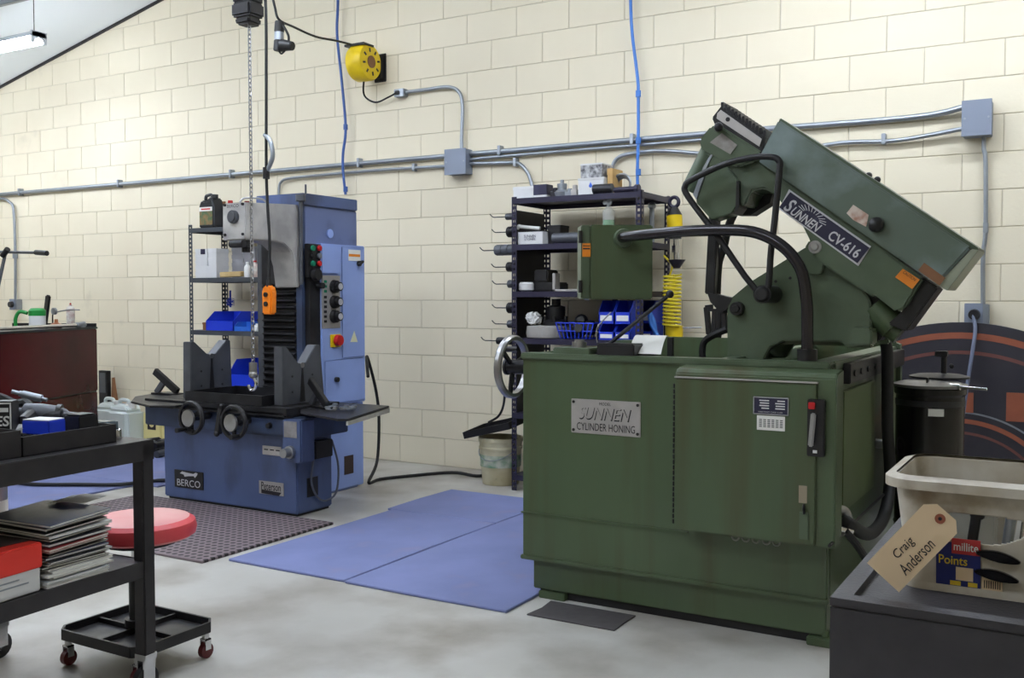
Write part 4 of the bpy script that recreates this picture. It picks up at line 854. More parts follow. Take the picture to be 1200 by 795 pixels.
# black rack, top shelf
zt = RZ[5]+.002
def rp(px, Y=5.58): return W(px, 225, Y=Y).x
carton(rp(605), rp(629), 5.54, 5.62, zt, .075, M_cardw, 'white carton with a dark blue end on the top of the black rack', lid=M_cardw)
carton(rp(630), rp(645), 5.53, 5.61, zt, .08, M_cardw, 'small blue and white box on top of the black rack', lid=M_navy, lh=.8)
carton(rp(612), rp(640), 5.66, 5.8, zt, .05, M_brown, 'flat brown carton at the back of the black rack top')
bg = carton(rp(679), rp(709), 5.56, 5.72, zt, .105, M_cardw, 'white carton with a blue drop mark under a photo printed box', lh=.12)
xm = (rp(679)+rp(709))/2
MB().prism([(xm+.012*math.cos(a)*(1 if math.sin(a) < 0 else .9*(1-math.sin(a))), 5.557, zt+.06+.014*math.sin(a)*(1 if math.sin(a) < 0 else 1.6)) for a in [k*PI/8 for k in range(16)]], (0, -.001, 0)).build('drop_mark', mat('blue_print', (50, 96, 200), .5), bg, smooth=False)
carton(rp(681), rp(706), 5.57, 5.72, zt+.109, .085, mat('photo_print', (196, 196, 198), .5, c2=(60, 60, 66), scale=28, amt=1), 'black and white photo printed box on the white carton', lid=M_cardw, lh=.1)
carton(rp(710), rp(716), 5.6, 5.75, zt, .16, mat('tan_card', (196, 160, 104), .7), 'tan card box standing behind the white carton')
tag(MB().cyl((rp(700), 5.525, zt+.03), (rp(722), 5.53, zt+.03), .03).build('steel_roller', M_dark, bevel=.003), 'dark steel roller lying at the front of the black rack top', 'roller')
tag(MB().cyl((rp(724), 5.53, zt+.018), (rp(752), 5.52, zt+.018), .017).cyl((rp(749), 5.52, zt+.018), (rp(754), 5.518, zt+.018), .026).build('steel_mandrel', M_rack, bevel=.002), 'long dark mandrel overhanging the right corner of the black rack', 'mandrel')
tag(MB().lathe([(.02, 0), (.055, .005), (.06, .03), (.03, .05), (.032, .085), (.012, .09), (.012, .11)], (rp(657), 5.6, zt), n=14).build('metal_fitting', M_galv), 'round grey metal fitting on top of the black rack', 'fitting')
for i, (px_, w_, h_) in enumerate(((647, .05, .06), (664, .05, .05), (671, .04, .07))):
    tag(MB().box((rp(px_), 5.55, zt), (rp(px_)+w_, 5.60, zt+h_*.6)).cyl((rp(px_)+w_/2, 5.575, zt+h_*.6), (rp(px_)+w_/2, 5.575, zt+h_), .016).build('metal_part', (M_dark, M_galv, M_alu)[i], bevel=.003), ('dark squat metal part with a stub on the black rack top', 'grey squat metal part with a stub on the black rack top', 'pale squat metal part with a stub on the black rack top')[i], 'metal part')
bundle = thing('wire_bundle', 'clear bagged coil of grey tubing beside the white carton', 'tubing', (rp(722), 5.66, zt))
for k in range(4): MB().torus((rp(722), 5.66+k*.012, zt+.07), Yv, .06-.006*k, .007, 20, 6).build('coil', M_galv, bundle)
# black rack, second and third shelf
z2 = RZ[4]+.002
carton(rp(607.5, 5.54), rp(637, 5.54), 5.53, 5.66, z2, .085, M_cardw, 'white box with blue and red lettering under a dark cover on the black rack', lid=M_black, lh=.06, txt=(('SUNNEN', .085, .018, .62), ('STONES', .08, .014, .38)))
tag(MB().tube([(rp(608), 5.56, z2+.105), (rp(610), 5.56, z2+.122), (rp(612), 5.57, z2+.118), (rp(622), 5.575, z2+.11), (rp(633), 5.58, z2+.103)], .012).build('shop_rag', M_white), 'white shop rag lying on the box with blue and red lettering', 'rag')
carton(rp(640), rp(655), 5.60, 5.72, z2, .12, M_black, 'black case standing beside the lettered white box', lh=.1)
tag(MB().cyl((rp(653), 5.53, z2+.034), (rp(688), 5.53, z2+.034), .033).cyl((rp(686), 5.53, z2+.034), (rp(690), 5.53, z2+.034), .026).build('steel_cylinder', M_iron, bevel=.003), 'grey steel cylinder lying next to the green control box', 'cylinder')
sp = thing('spray_bottle', 'clear spray bottle with green fluid standing behind the green control box', 'bottle', (rp(715), 5.56, z2))
sx_ = rp(715); MB().cyl((sx_, 5.56, z2), (sx_, 5.56, z2+.135), .036).build('green_fluid', M_greenfl, sp); MB().lathe([(.037, 0), (.037, .19), (.015, .215), (.015, .24)], (sx_, 5.56, z2), cap=False).build('bottle', M_clear, sp); MB().box((sx_-.035, 5.55, z2+.23), (sx_+.02, 5.57, z2+.255)).cyl((sx_, 5.56, z2+.225), (sx_, 5.56, z2+.28), .012).build('trigger_head', M_galv, sp, bevel=.003)
tag(MB().cyl((-2.385, 5.82, z2), (-2.385, 5.82, z2+.22), .016).ball((-2.385, 5.82, z2+.235), .026).build('gear_lever', M_galv), 'upright steel rod with a dark ball beside the right post of the black rack', 'rod')
tag(MB().ball((rp(738), 5.6, z2+.04), .04, sc_=(1.3, 1, .9)).build('dusty_cloth', mat('dusty_rose_cloth', (120, 90, 88), .9)), 'crumpled brown cloth behind the green control box', 'cloth')
z3 = RZ[3]+.002
tag(MB().lathe([(.03, 0), (.05, .01), (.05, .05), (.04, .06), (.04, .052), (.02, .045)], (rp(617), 5.58, z3), n=14).build('rag_tub', M_cardw), 'open white tub on the third shelf of the black rack', 'tub')
tag(MB().box((rp(620), 5.6, z3), (rp(648), 5.8, z3+.06)).box((rp(624), 5.6, z3+.06), (rp(640), 5.75, z3+.14)).build('motor_block', M_black, bevel=.008), 'black motor block on the third shelf of the black rack', 'motor')
tag(MB().box((rp(650), 5.55, z3), (rp(653), 5.62, z3+.115)).box((rp(650), 5.55, z3), (rp(690), 5.6, z3+.014)).build('steel_square', M_alu, bevel=.002), 'bright L shaped steel square on the third shelf of the black rack', 'square')
tag(MB().tube([W(687, 275, Y=5.45), W(690, 300, Y=5.46), W(690, 330, Y=5.46), W(689, 350, Y=5.46), (rp(688), 5.46, z3)], .012).build('hanging_bar', M_galv), 'grey bar hooked on the edge of the black rack behind the control box', 'bar')
# black rack, fourth shelf
z4 = RZ[2]+.002
gd = thing('grinding_wheel', 'grey round grinding wheel with a black hub lying on the black rack', 'grinding wheel', (rp(637), 5.62, z4))
MB().lathe([(.10, 0), (.135, .004), (.14, .03), (.135, .075), (.10, .08)], (rp(637), 5.64, z4), n=32).build('wheel', mat('grit_grey', (158, 154, 148), .85, bump=.4, bscale=200), gd)
MB().lathe([(.085, .08), (.085, .10), (.06, .12), (.06, .2), (.03, .21), (.03, .25)], (rp(645), 5.66, z4), n=20).build('hub', M_black, gd)
for k in range(5): MB().cyl((rp(645)+.07*math.cos(k*1.26), 5.66+.07*math.sin(k*1.26), z4+.1), (rp(645)+.07*math.cos(k*1.26), 5.66+.07*math.sin(k*1.26), z4+.14), .012).build('hub_bolt', M_black, gd)
rgv = MB().ball((rp(626), 5.57, z4+.125), .04, 16, (1.3, .8, .9))
for i, v in enumerate(rgv.v): rgv.v[i] = v + Vector((random.uniform(-.014, .014), random.uniform(-.014, .014), random.uniform(-.014, .014)))
tag(rgv.build('paper_towel', M_white, smooth=False), 'crumpled white paper towel on the grey grinding wheel', 'towel')
bk = thing('wire_basket', 'blue mesh basket of round parts on the black rack', 'basket', (rp(675), 5.6, z4))
for k in range(9):
    a = k/8
    MB().tube([(rp(656)+a*.26, 5.53, z4+.1), (rp(656)+.03+a*.2, 5.54, z4+.004), (rp(656)+.03+a*.2, 5.70, z4+.004), (rp(656)+a*.26, 5.71, z4+.1)], .004, 6, sm=1).build('basket_wire', M_bluebin, bk)
for zz, e in ((.1, 0), (.05, .012)): MB().tube([(rp(656)+e, 5.53+e/3, z4+zz), (rp(656)+.26-e, 5.53+e/3, z4+zz), (rp(656)+.26-e, 5.71-e/3, z4+zz), (rp(656)+e, 5.71-e/3, z4+zz)], .004, 6, True, 1).build('basket_hoop', M_bluebin, bk)
for dx, dy, r_, dz in ((.07, .06, .04, .05), (.14, .05, .052, .06), (.2, .08, .05, .07), (.12, .12, .045, .11)):
    tag(MB().ball((rp(656)+dx, 5.53+dy, z4+dz), r_).cyl((rp(656)+dx, 5.53+dy-.0, z4+dz), (rp(656)+dx+.02, 5.53+dy-r_*1.1, z4+dz+.01), r_*.5).build('ball_joint', M_black), 'dark round ball joint in the blue mesh basket', 'ball joint', 'ball joints in the mesh basket')
for c in range(4):
    for r_ in range(2):
        x = rp(706)+c*.108 if c < 2 else -2.56+(c-2)*.108
        bin_(x, x+.103, 5.53 if c < 2 else 5.745, 5.72 if c < 2 else 5.93, z4+r_*.1, .098 if r_ == 0 else .14, M_bluebin, '%s blue parts bin with a white label %s' % (('lower', 'upper')[r_], ('next to the blue mesh basket', 'in front of the rear bins', 'at the back of the black rack shelf', 'at the back of the black rack shelf')[c]), True, 'blue bins with labels on the black rack')
tag(MB().box((rp(702), 5.60, 1.2), (rp(711), 5.62, 1.27)).cyl((rp(706), 5.60, 1.235), (rp(706), 5.592, 1.235), .022).build('gauge_plate', M_alu), 'pale square plate with a round gauge hanging under the control box', 'gauge') if False else None
# regulator and coiled yellow hose on the right of the black rack
RXP = RX1+.05
rg = thing('air_regulator', 'yellow and black air regulator hanging on the right post of the black rack', 'regulator', (RXP, 5.86, 1.3))
def ry(px, py): return W(px, py, Y=5.84)
MB().torus(ry(790, 237), Yv, .03, .012).build('eye', M_rack, rg); MB().cyl(ry(790, 243), ry(790, 252), .022, .05).build('neck', M_black, rg); MB().cyl(ry(790, 252), ry(791, 267), .048).build('yellow_body', M_yellow, rg, bevel=.004)
MB().cyl(ry(791, 267), ry(791, 280), .04).build('lower_body', M_black, rg); MB().cyl(ry(792, 280), ry(793, 304), .016, .02).cyl(ry(792, 288), ry(792, 296), .026, n=6).build('coupler', M_chrome, rg)
MB().lathe([(.0, 0), (.055, .002), (.02, -.05), (.0, -.05)], ry(793, 305), n=20).build('drip_funnel', M_rack, rg)
yh = thing('coiled_air_hose', 'yellow coiled air hose hanging beside the black rack', 'hose', ry(790, 392))
pts = []
a0 = ry(790, 322); a1 = ry(789, 382)
for k in range(14*12+1):
    f = k/(14*12); p = a0.lerp(a1, f); a = k/12*2*PI; pts.append(p+Vector((.055*math.cos(a), .045*math.sin(a)-.03, 0)))
MB().tube(pts, .0065, 6, sm=1).build('coil', M_yhose, yh)
MB().tube([ry(778, 300), ry(784, 306), ry(788, 312), ry(784, 326), ry(790, 322)], .0065).build('lead', M_yhose, yh)
MB().cyl(ry(790, 382), ry(790, 396), .055).build('end_sleeve', M_yellow, yh)
bg_ = thing('blow_gun', 'bright steel blow gun hanging with the yellow coiled hose', 'blow gun', ry(792, 384))
MB().cyl(ry(792, 366), ry(792, 382), .012).ball(ry(792, 366), .014).build('grip', M_chrome, bg_); MB().tube([ry(793, 382), ry(797, 384), ry(822, 384)], .004).build('nozzle', M_steel, bg_)
tag(MB().tube([W(760, 364, Y=5.735), W(766, 377, Y=5.735), W(769, 398, Y=5.735)], .014).tube([W(761, 364, Y=5.72), W(763, 380, Y=5.72), W(774, 398, Y=5.72)], .012).build('hand_pliers', M_bhose), 'blue handled pliers hanging at the right end of the bins', 'pliers')
# bucket, pan and cable on the floor
bu = thing('plastic_bucket', 'dirty cream plastic bucket standing on the floor against the black rack', 'bucket', (-3.40, 5.68, 0))
MB().lathe([(.118, 0), (.122, .005), (.14, .235), (.146, .236), (.146, .25), (.141, .252), (.143, .285), (.15, .286), (.15, .312), (.142, .314), (.136, .30), (.118, .02), (0, .018)], (-3.40, 5.68, 0), n=32).build('shell', M_bucket, bu)
MB().tube([(-3.40-.14*math.cos(a)*1, 5.68-.14*math.sin(a)-.01, .26-.09*math.sin(a)) for a in [k*PI/8 for k in range(9)]], .003, 6).build('bail_handle', M_galv, bu)
MB().lathe([(.1365, .12), (.139, .2)], (-3.40, 5.68, 0), n=32, cap=False).build('printed_label', mat('bucket_print', (190, 192, 176), .6, c2=(50, 120, 80), scale=14, amt=.8), bu)
bt = thing('black_tray', 'black plastic tray tipped on top of the cream bucket', 'tray', (-3.37, 5.62, .33))
T = Matrix.Translation((-3.39, 5.64, .365)) @ Matrix.Rotation(math.radians(-14), 4, 'Y') @ Matrix.Rotation(math.radians(6), 4, 'X')
MB(T).box((-.2, -.13, 0), (.16, .15, .008)).build('tray_floor', M_black, bt)
for a, b in (((-.2, -.13), (.16, -.122)), ((-.2, .142), (.16, .15)), ((-.2, -.122), (-.192, .142)), ((.152, -.122), (.16, .142))): MB(T).box((a[0], a[1], .008), (b[0], b[1], .045)).build('tray_wall', M_black, bt)
tag(MB().tube([W(592, 455, Y=5.45), W(590, 475, Y=5.48), W(584, 488, Y=5.5), (-3.42, 5.56, .42)], .008).build('drop_cable', M_rubber), 'short black cable hanging down into the tipped black tray', 'cable')
tag(MB().tube([(-4.12, 5.18, .72), W(430, 418, Y=5.35), W(440, 455, Y=5.45), W(444, 490, Y=5.45), W(442, 540, Y=5.4), W(432, 566, Z=.012), W(445, 562, Z=.012), W(480, 558, Z=.012), W(530, 554, Z=.012), W(558, 558, Z=.012), W(575, 556, Z=.012)], .011).build('power_cable', M_rubber), 'black power cable dropping from the blue grinder and running to the bucket', 'cable')
tag(MB().tube([W(20, 566, Z=.026), W(45, 568, Z=.026), W(90, 568, Z=.026), W(140, 568, Z=.026), W(196, 563, Z=.026), (-4.85, 4.62, .026)], .012).build('floor_cable', M_rubber), 'long black cable lying across the blue mat beside the blue grinder', 'cable')

# ---------------------------------------------------------------- curved board, drum
bd_ = thing('curved_board', 'large dark board with a curved top and copper stripes leaning at the wall', 'board', (-.62, 5.97, 0))
bc = Vector((-.62, 5.955, .03)); R1 = 1.075
arc = lambda r, y, n=60, a0=0, a1=PI: [Vector((bc.x+r*math.cos(a0+(a1-a0)*k/n), y, bc.z+r*math.sin(a0+(a1-a0)*k/n))) for k in range(n+1)]
MB().prism([Vector((bc.x+R1, 5.955, 0))] + arc(R1, 5.955) + [Vector((bc.x-R1, 5.955, 0))], (0, .03, 0)).build('panel', M_board, bd_, smooth=False)
def band(r0, r1, m, name, a0=0, a1=PI):
    o = arc(r1, 5.954, 60, a0, a1); i_ = arc(r0, 5.954, 60, a0, a1); b = MB()
    n = len(o); b.add(o+i_, [(k, k+1, n+k+1, n+k) for k in range(n-1)]); return b.build(name, m, bd_, smooth=False)
band(.985, 1.02, M_copper, 'copper_stripe'); band(.90, .92, M_copperd, 'faded_stripe'); band(.52, .545, M_copper, 'copper_stripe'); band(.46, .475, M_copperd, 'faded_stripe'); band(.575, .585, M_galv, 'pale_stripe')
for (ax, az), (bx_, bz_) in (((-.625, .72), (-.553, .61)), ((-.392, .73), (-.29, .575)), ((-.86, .72), (-.79, .6)), ((-.17, .62), (-.07, .47))): MB().box((ax, 5.9525, bz_), (bx_, 5.955, az)).build('copper_block', M_copper, bd_)
db = thing('solvent_drum', 'black metal drum with a hinged lid beside the green machine', 'drum', (-.585, 4.5, 0))
MB().lathe([(.13, 0), (.135, .01), (.135, .28), (.139, .29), (.135, .30), (.135, .57), (.139, .58), (.135, .59), (.135, .83), (.142, .84), (.142, .862), (.12, .866), (0, .866)], (-.585, 4.5, 0), n=40).build('shell', mat('black_gloss_drum', (20, 17, 20), .25), db)
ld = MB().lathe([(.145, .866), (.147, .878), (.11, .888), (0, .895)], (-.585, 4.5, 0), n=40).build('lid', mat('grey_lid', (120, 118, 116), .35, .5), db)
MB().lathe([(.12, 0), (.122, .008), (.09, .016), (0, .02)], (-.565, 4.62, .895), n=36).build('rear_lid', M_dark, db)
MB().box((-.588, 4.40, .885), (-.582, 4.44, .91)).build('lid_tab', M_black, ld)
MB().cyl((-.55, 4.64, .90), (-.55, 4.64, .985), .012).box((-.585, 4.62, .985), (-.535, 4.66, 1.01)).ball((-.52, 4.64, .945), .012).build('lid_latch', M_black, db, bevel=.003)
MB().cyl((-.47, 4.42, .876), (-.36, 4.40, .872), .006).cyl((-.51, 4.43, .876), (-.46, 4.42, .876), .014).build('lid_lever', M_chrome, db)
MB().lathe([(.1365, .79), (.1365, .815)], (-.585, 4.5, 0), n=40, cap=False).build('white_band', M_black, db)
a_ = math.radians(-62)
lbq = [Vector((-.585+.1375*math.cos(math.radians(d)), 4.5+.1375*math.sin(math.radians(d)), z)) for d, z in ((-85, .755), (-60, .755), (-60, .785), (-85, .785))]
MB().prism(lbq, Vector((.04, -.12, 0)).normalized()*.004).build('white_label', M_paper, db, smooth=False)

# ---------------------------------------------------------------- rolling tool cart, left
CA = math.atan2(.033, .52)
CM = Matrix.Translation((-2.515, 2.10, 0)) @ Matrix.Rotation(CA, 4, 'Z')   # far right corner of the cart, local -y runs towards the viewer, -x to the left
M_cart = mat('black_worn_cart', (44, 42, 45), .42, .3, c2=(58, 55, 57), scale=9, amt=.8)
ct_ = thing('tool_cart', 'black steel rolling tool cart with a lower shelf of magazines', 'cart', (-2.8, 1.6, 0))
CWd, CLn, CT, CSz = .74, 1.15, .80, .43
tp = MB(CM).box((-CWd, -CLn, CT-.006), (0, 0, CT)).build('top', M_cart, ct_, bevel=.002)
for a, b in (((-CWd, -CLn), (-CWd+.004, 0)), ((-.004, -CLn), (0, 0)), ((-CWd, -.004), (0, 0)), ((-CWd, -CLn), (0, -CLn+.004))): MB(CM).box((a[0], a[1], CT-.062), (b[0], b[1], CT-.004)).build('top_apron', M_cart, ct_)
MB(CM).box((-CWd+.02, -CLn+.02, CSz-.012), (-.006, -.02, CSz-.006)).build('lower_shelf', M_cart, ct_)
for a, b in (((-CWd+.012, -CLn), (-CWd+.018, 0)), ((-.010, -CLn), (-.004, -.03)), ((-CWd, -.026), (-.03, -.02))): MB(CM).box((a[0], a[1], CSz-.055), (b[0], b[1], CSz-.004)).build('shelf_lip', M_cart, ct_)
for x in (-CWd, -.046):
    for y in (-CLn, -.046):
        MB(CM).box((x, y, .13), (x+.046, y+.046, CT-.01)).build('leg', M_cart, ct_, bevel=.004)
        MB(CM).box((x+.0, y+.0, .11), (x+.046, y+.046, .13)).box((x+.008, y-.0, .04), (x+.012, y+.046, .11)).box((x+.034, y, .04), (x+.038, y+.046, .11)).build('caster_fork', M_chrome, ct_)
        p0, p1 = CM @ Vector((x+.013, y+.02, .045)), CM @ Vector((x+.033, y+.02, .045))
        MB().cyl(p0, p1, .045, n=20).build('caster_wheel', M_black, ct_)
# things on the cart top
def L(px, py, z): return W(px, py, Z=z)
tz = CT+.001
tr_ = thing('tool_tray', 'long black steel tool tray with a latch on the rolling cart', 'tray', CM @ Vector((-.3, -.5, CT)))
for s, nm, (y0, y1), hh in ((0, 'tray_section', (-.42, -.10), .055), (1, 'tray_section', (-1.05, -.425), .075)):
    for a, b in (((-.36, y0), (-.05, y0+.004)), ((-.36, y1-.004), (-.05, y1)), ((-.36, y0), (-.356, y1)), ((-.054, y0), (-.05, y1))): MB(CM).box((a[0], a[1], tz), (b[0], b[1], tz+hh)).build('tray_wall', M_cart, tr_)
    MB(CM).box((-.36, y0, tz), (-.05, y1, tz+.004)).build('tray_floor', M_cart, tr_)
MB(CM).box((-.05, -.60, tz+.03), (-.044, -.57, tz+.085)).tube([(-.044, -.60, tz+.035), (-.036, -.60, tz+.01), (-.036, -.57, tz+.01), (-.044, -.57, tz+.035)], .004).build('tray_latch', M_chrome, tr_, bevel=.002)
def cpt(u, v, z): return CM @ Vector((u, v, z))
tag(MB(CM).box((-.16, -.2, tz+.005), (-.09, -.13, tz+.085)).box((-.155, -.195, tz+.085), (-.095, -.135, tz+.09)).build('steel_block', M_dark, bevel=.003), 'dark rectangular steel block standing in the tool tray', 'block')
# pneumatic tools
def air_tool(o, d, s, label):
    o = Vector(o); d = Vector(d).normalized(); t = thing('air_tool', label, 'tool', o-Zv*.03*s)
    MB().lathe([(.01*s, -.10*s), (.014*s, -.06*s), (.03*s, -.05*s), (.034*s, 0), (.03*s, .06*s), (.02*s, .09*s), (.012*s, .10*s), (.01*s, .15*s)], o, d, 18).build('barrel', M_iron, t)
    q = o - d*.02*s; sd = d.cross(Zv).normalized()
    MB().tube([q, q+sd*.05*s-Zv*.01*s, q+sd*.12*s-Zv*.02*s], .022*s, 10).build('grip', M_black, t); MB().cyl(o+d*.06*s, o+d*.075*s, .036*s).build('collar', M_black, t)
air_tool(W(46, 484, Y=1.88), RT*.95+Vector((0, .2, -.1)), .85, 'bulky grey air wrench lying on top of the pile in the tool tray')
air_tool(W(80, 494, Y=1.97), RT*.9+Vector((0, .4, -.12)), .62, 'short dark air wrench beside the steel block in the tool tray')
g0, g1 = W(14, 459, Y=1.90), W(55, 469, Y=1.96)
tag(MB().cyl(g0, g1, .006).cyl(g0.lerp(g1, .3), g0.lerp(g1, .85), .012).cyl(g0.lerp(g1, .22), g0.lerp(g1, .32), .009).build('die_grinder', M_galv), 'slim bright air grinder resting across the grey air wrench', 'tool')
tag(MB().tube([W(-10, 462, Y=1.82), W(4, 467, Y=1.84), W(18, 473, Y=1.86), W(30, 472, Y=1.88), W(35, 480, Y=1.87), W(26, 488, Y=1.86), W(14, 486, Y=1.86)], .013).build('tool_hose', M_rubber), 'thick black hose looped over the tools in the tool tray', 'hose')
for k, (px_, py_, r_) in enumerate(((64, 488, .02), (70, 500, .024), (57, 497, .018), (88, 503, .02), (26, 497, .02))):
    p = W(px_, py_, Y=1.9+.01*k); tag(MB().cyl(p-RT*.03, p+RT*.025, r_).cyl(p+RT*.025, p+RT*.05, r_*.6).build('impact_socket', (M_dark, M_iron)[k % 2], bevel=.002), 'dark impact socket in the pile of air tools', 'socket', 'impact sockets among the air tools')
gbt = thing('glove_box', 'blue and white carton lying under the air tools', 'box', W(48, 505, Y=1.80))
GM = Matrix.Translation(W(48, 507, Y=1.80)-Zv*.004) @ Matrix.Rotation(.25, 4, 'Z')
MB(GM).box((-.05, -.02, 0), (.045, .05, .04)).build('body', M_bluebin, gbt, bevel=.003); MB(GM).box((-.047, -.018, .04), (.042, .047, .043)).build('white_top', M_cardw, gbt)
rag2 = MB().ball(W(34, 503, Y=1.80), .03, 16, (1.2, 1.2, .5))
for i, v in enumerate(rag2.v): rag2.v[i] = v + Vector((random.uniform(-.006, .006), random.uniform(-.006, .006), random.uniform(-.005, .005)))
tag(rag2.build('shop_rag', M_white), 'white shop rag crumpled behind the wall of the tool tray', 'rag')
vs = thing('lettered_case', 'black carton with white letters standing at the end of the tool tray', 'box', W(0, 508, Y=1.74))
SM = Matrix.Translation(W(14.5, 508, Y=1.745)) @ Matrix.Rotation(YAW+.08, 4, 'Z'); SM.translation.z = tz+.005
MB(SM).box((-.24, 0, 0), (0, .05, .135)).build('body', M_black, vs, bevel=.002)
rr2 = (SM.to_3x3() @ Xv)
text('case_lettering', 'GLOVES', SM @ Vector((-.082, -.001, .078)), rr2, Zv, .15, .030, M_white, vs, bold=.02, shear=.1)
MB(SM).box((-.24, -.001, .127), (-.002, 0, .131)).box((-.006, -.001, 0), (-.002, 0, .13)).build('white_border', M_white, vs); MB(SM).cyl((-.048, -.0015, .11), (-.048, 0, .11), .006).box((-.038, -.0015, .104), (-.010, 0, .116)).build('case_print', M_white, vs)
tag(MB(CM).lathe([(.016, 0), (.016, .03), (.013, .032), (.013, .012)], (-.10, -.055, tz), n=14).build('socket', M_chrome), 'bright little socket standing on the far end of the cart top', 'socket')
tag(MB(CM).box((-.2, -.07, tz), (-.13, -.02, tz+.05)).box((-.195, -.065, tz+.05), (-.135, -.025, tz+.052)).build('clear_case', mat('smoky_plastic', (96, 108, 116), .25), bevel=.003), 'small smoky plastic case on the far end of the cart top', 'case')
# things on the lower shelf
sz = CSz-.004
mg = 'magazines on the lower cart shelf'
cols = ((230, 230, 228), (196, 200, 206), (60, 62, 74), (214, 210, 200), (30, 30, 34), (150, 40, 44), (46, 60, 100), (120, 116, 110), (232, 232, 232), (86, 84, 90))
names = ('white', 'pale grey', 'slate', 'cream', 'black', 'dark red', 'navy', 'brown grey', 'bright white', 'charcoal')
z = sz; k = 0
mags = [8, 8, 1, 0, 3, 8, 0, 7, 4, 9, 2, 4, 6, 9, 4, 5, 2, 4, 1, 4, 9, 6]
for k, ci in enumerate(mags):
    th = random.choice((.0045, .006, .0075)); tilt = max(0, (k-9))*.006
    MM = CM @ Matrix.Translation((-.155+random.uniform(-.012, .012), -.27+random.uniform(-.012, .012), z)) @ Matrix.Rotation(random.uniform(-.05, .05), 4, 'Z') @ Matrix.Rotation(tilt*.8, 4, 'X')
    t = thing('magazine', '%s magazine, %s, in the stack on the cart shelf' % (names[ci], ('lowest', 'second from bottom', 'third from bottom', 'fourth from bottom', 'fifth from bottom', 'sixth from bottom', 'seventh from bottom', 'eighth from bottom', 'ninth from bottom', 'tenth from bottom', 'eleventh from bottom', 'eleventh from top', 'tenth from top', 'ninth from top', 'eighth from top', 'seventh from top', 'sixth from top', 'fifth from top', 'fourth from top', 'third from top', 'second from top', 'topmost')[k]), 'magazine', MM.translation, group=mg)
    MB(MM).box((-.135, -.10, .0008), (.133, .108, th-.0008)).build('pages', M_paper, t)
    cmx = mat('cover_%s' % names[ci], cols[ci], .3, c2=tuple(min(255, int(v*.7+50)) for v in cols[ci]), scale=16, amt=.6)
    MB(MM).box((-.137, -.102, th-.0008), (.135, .11, th)).box((-.137, -.102, 0), (.135, .11, .0008)).box((-.137, -.102, 0), (-.1355, .11, th)).build('cover', cmx, t)
    z += th + .0006 + (.004 if k > 12 else 0)
MM = CM @ Matrix.Translation((-.17, -.20, z+.004)) @ Matrix.Rotation(.3, 4, 'Z')
tag(MB(MM).prism([(-.05, 0, 0), (.0, 0, .008), (.07, 0, .004), (.07, .002, .005), (0, .002, .009), (-.05, .002, .001)], (0, .12, 0)).build('loose_sheet', M_paper), 'curled loose white sheet on top of the magazine stack', 'paper')
rb = thing('boxed_set', 'white carton with a red and black lid on the lower cart shelf', 'box', cpt(-.15, -.55, sz))
RM = CM @ Matrix.Translation((-.16, -.47, sz)) @ Matrix.Rotation(math.radians(3), 4, 'Z')
MB(RM).box((-.14, -.30, 0), (.14, .07, .10)).build('tray', M_cardw, rb, bevel=.003)
lid_ = MB(RM).box((-.145, -.305, .065), (.145, .075, .135)).build('lid', M_redbox, rb, bevel=.004)
MB(RM).prism([(-.143, -.30, .1352), (.06, -.30, .1352), (.1, .073, .1352), (-.143, .073, .1352)], (0, 0, .001)).build('black_lid_print', mat('lid_black', (46, 42, 44), .3, c2=(90, 60, 56), scale=14), lid_)
text('lid_lettering', 'CROWER', RM @ Vector((.115, -.1, .137)), RM.to_3x3() @ Yv, RM.to_3x3() @ -Xv, .1, .012, M_white, lid_)
MB(RM).box((.1405, -.09, .03), (.1412, .03, .034)).box((.1405, -.06, .045), (.1412, 0, .049)).build('pencil_mark', M_galv, rb)
cn = thing('metal_canister', 'brushed steel canister with a white label on the lower cart shelf', 'canister', cpt(-.66, -.06, sz))
MB(CM).lathe([(.075, 0), (.078, .004), (.078, .30), (.074, .304), (.0, .306)], (-.635, -.135, sz), n=32).build('can', M_steel, cn)
MB(CM).lathe([(.0785, .1), (.0785, .15)], (-.635, -.135, sz), n=32, cap=False).build('label', M_paper, cn)

# ---------------------------------------------------------------- roller stool
stl = thing('roller_stool', 'round red and pink roller stool with a black tray base behind the cart', 'stool', (-2.79, 2.25, 0))
SX, SY = -2.79, 2.25
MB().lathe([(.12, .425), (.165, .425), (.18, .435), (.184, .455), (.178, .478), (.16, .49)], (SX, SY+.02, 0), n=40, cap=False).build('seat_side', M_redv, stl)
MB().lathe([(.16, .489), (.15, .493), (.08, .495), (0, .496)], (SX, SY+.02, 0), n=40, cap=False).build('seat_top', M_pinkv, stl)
MB().cyl((SX, SY+.02, .405), (SX, SY+.02, .43), .12).build('seat_plate', M_dark, stl)
MB().cyl((SX, SY, .30), (SX, SY, .41), .017).build('piston', M_chrome, stl); MB().cyl((SX, SY, .13), (SX, SY, .315), .026).cyl((SX, SY, .125), (SX, SY, .15), .04).build('post', M_black, stl)
tbx, tby = .20, .165
oc = [(-tbx+.03, -tby), (tbx-.03, -tby), (tbx, -tby+.03), (tbx, tby-.03), (tbx-.03, tby), (-tbx+.03, tby), (-tbx, tby-.03), (-tbx, -tby+.03)]
MB().prism([(SX+a, SY+b, .098) for a, b in oc], (0, 0, .006)).build('tray_floor', mat('scuffed_black_tray', (52, 52, 56), .35, .3, c2=(96, 96, 98), scale=7, amt=.7), stl)
for i in range(8):
    a, b = oc[i], oc[(i+1) % 8]; MB().bar((SX+a[0], SY+a[1], .112), (SX+b[0], SY+b[1], .112), .008, .036).build('tray_rim', M_black, stl)
for a in ((-tbx, 0, tbx, 0), (0, -tby, 0, tby)): MB().bar((SX+a[0], SY+a[1], .112), (SX+a[2], SY+a[3], .112), .01, .018).build('tray_divider', M_black, stl)
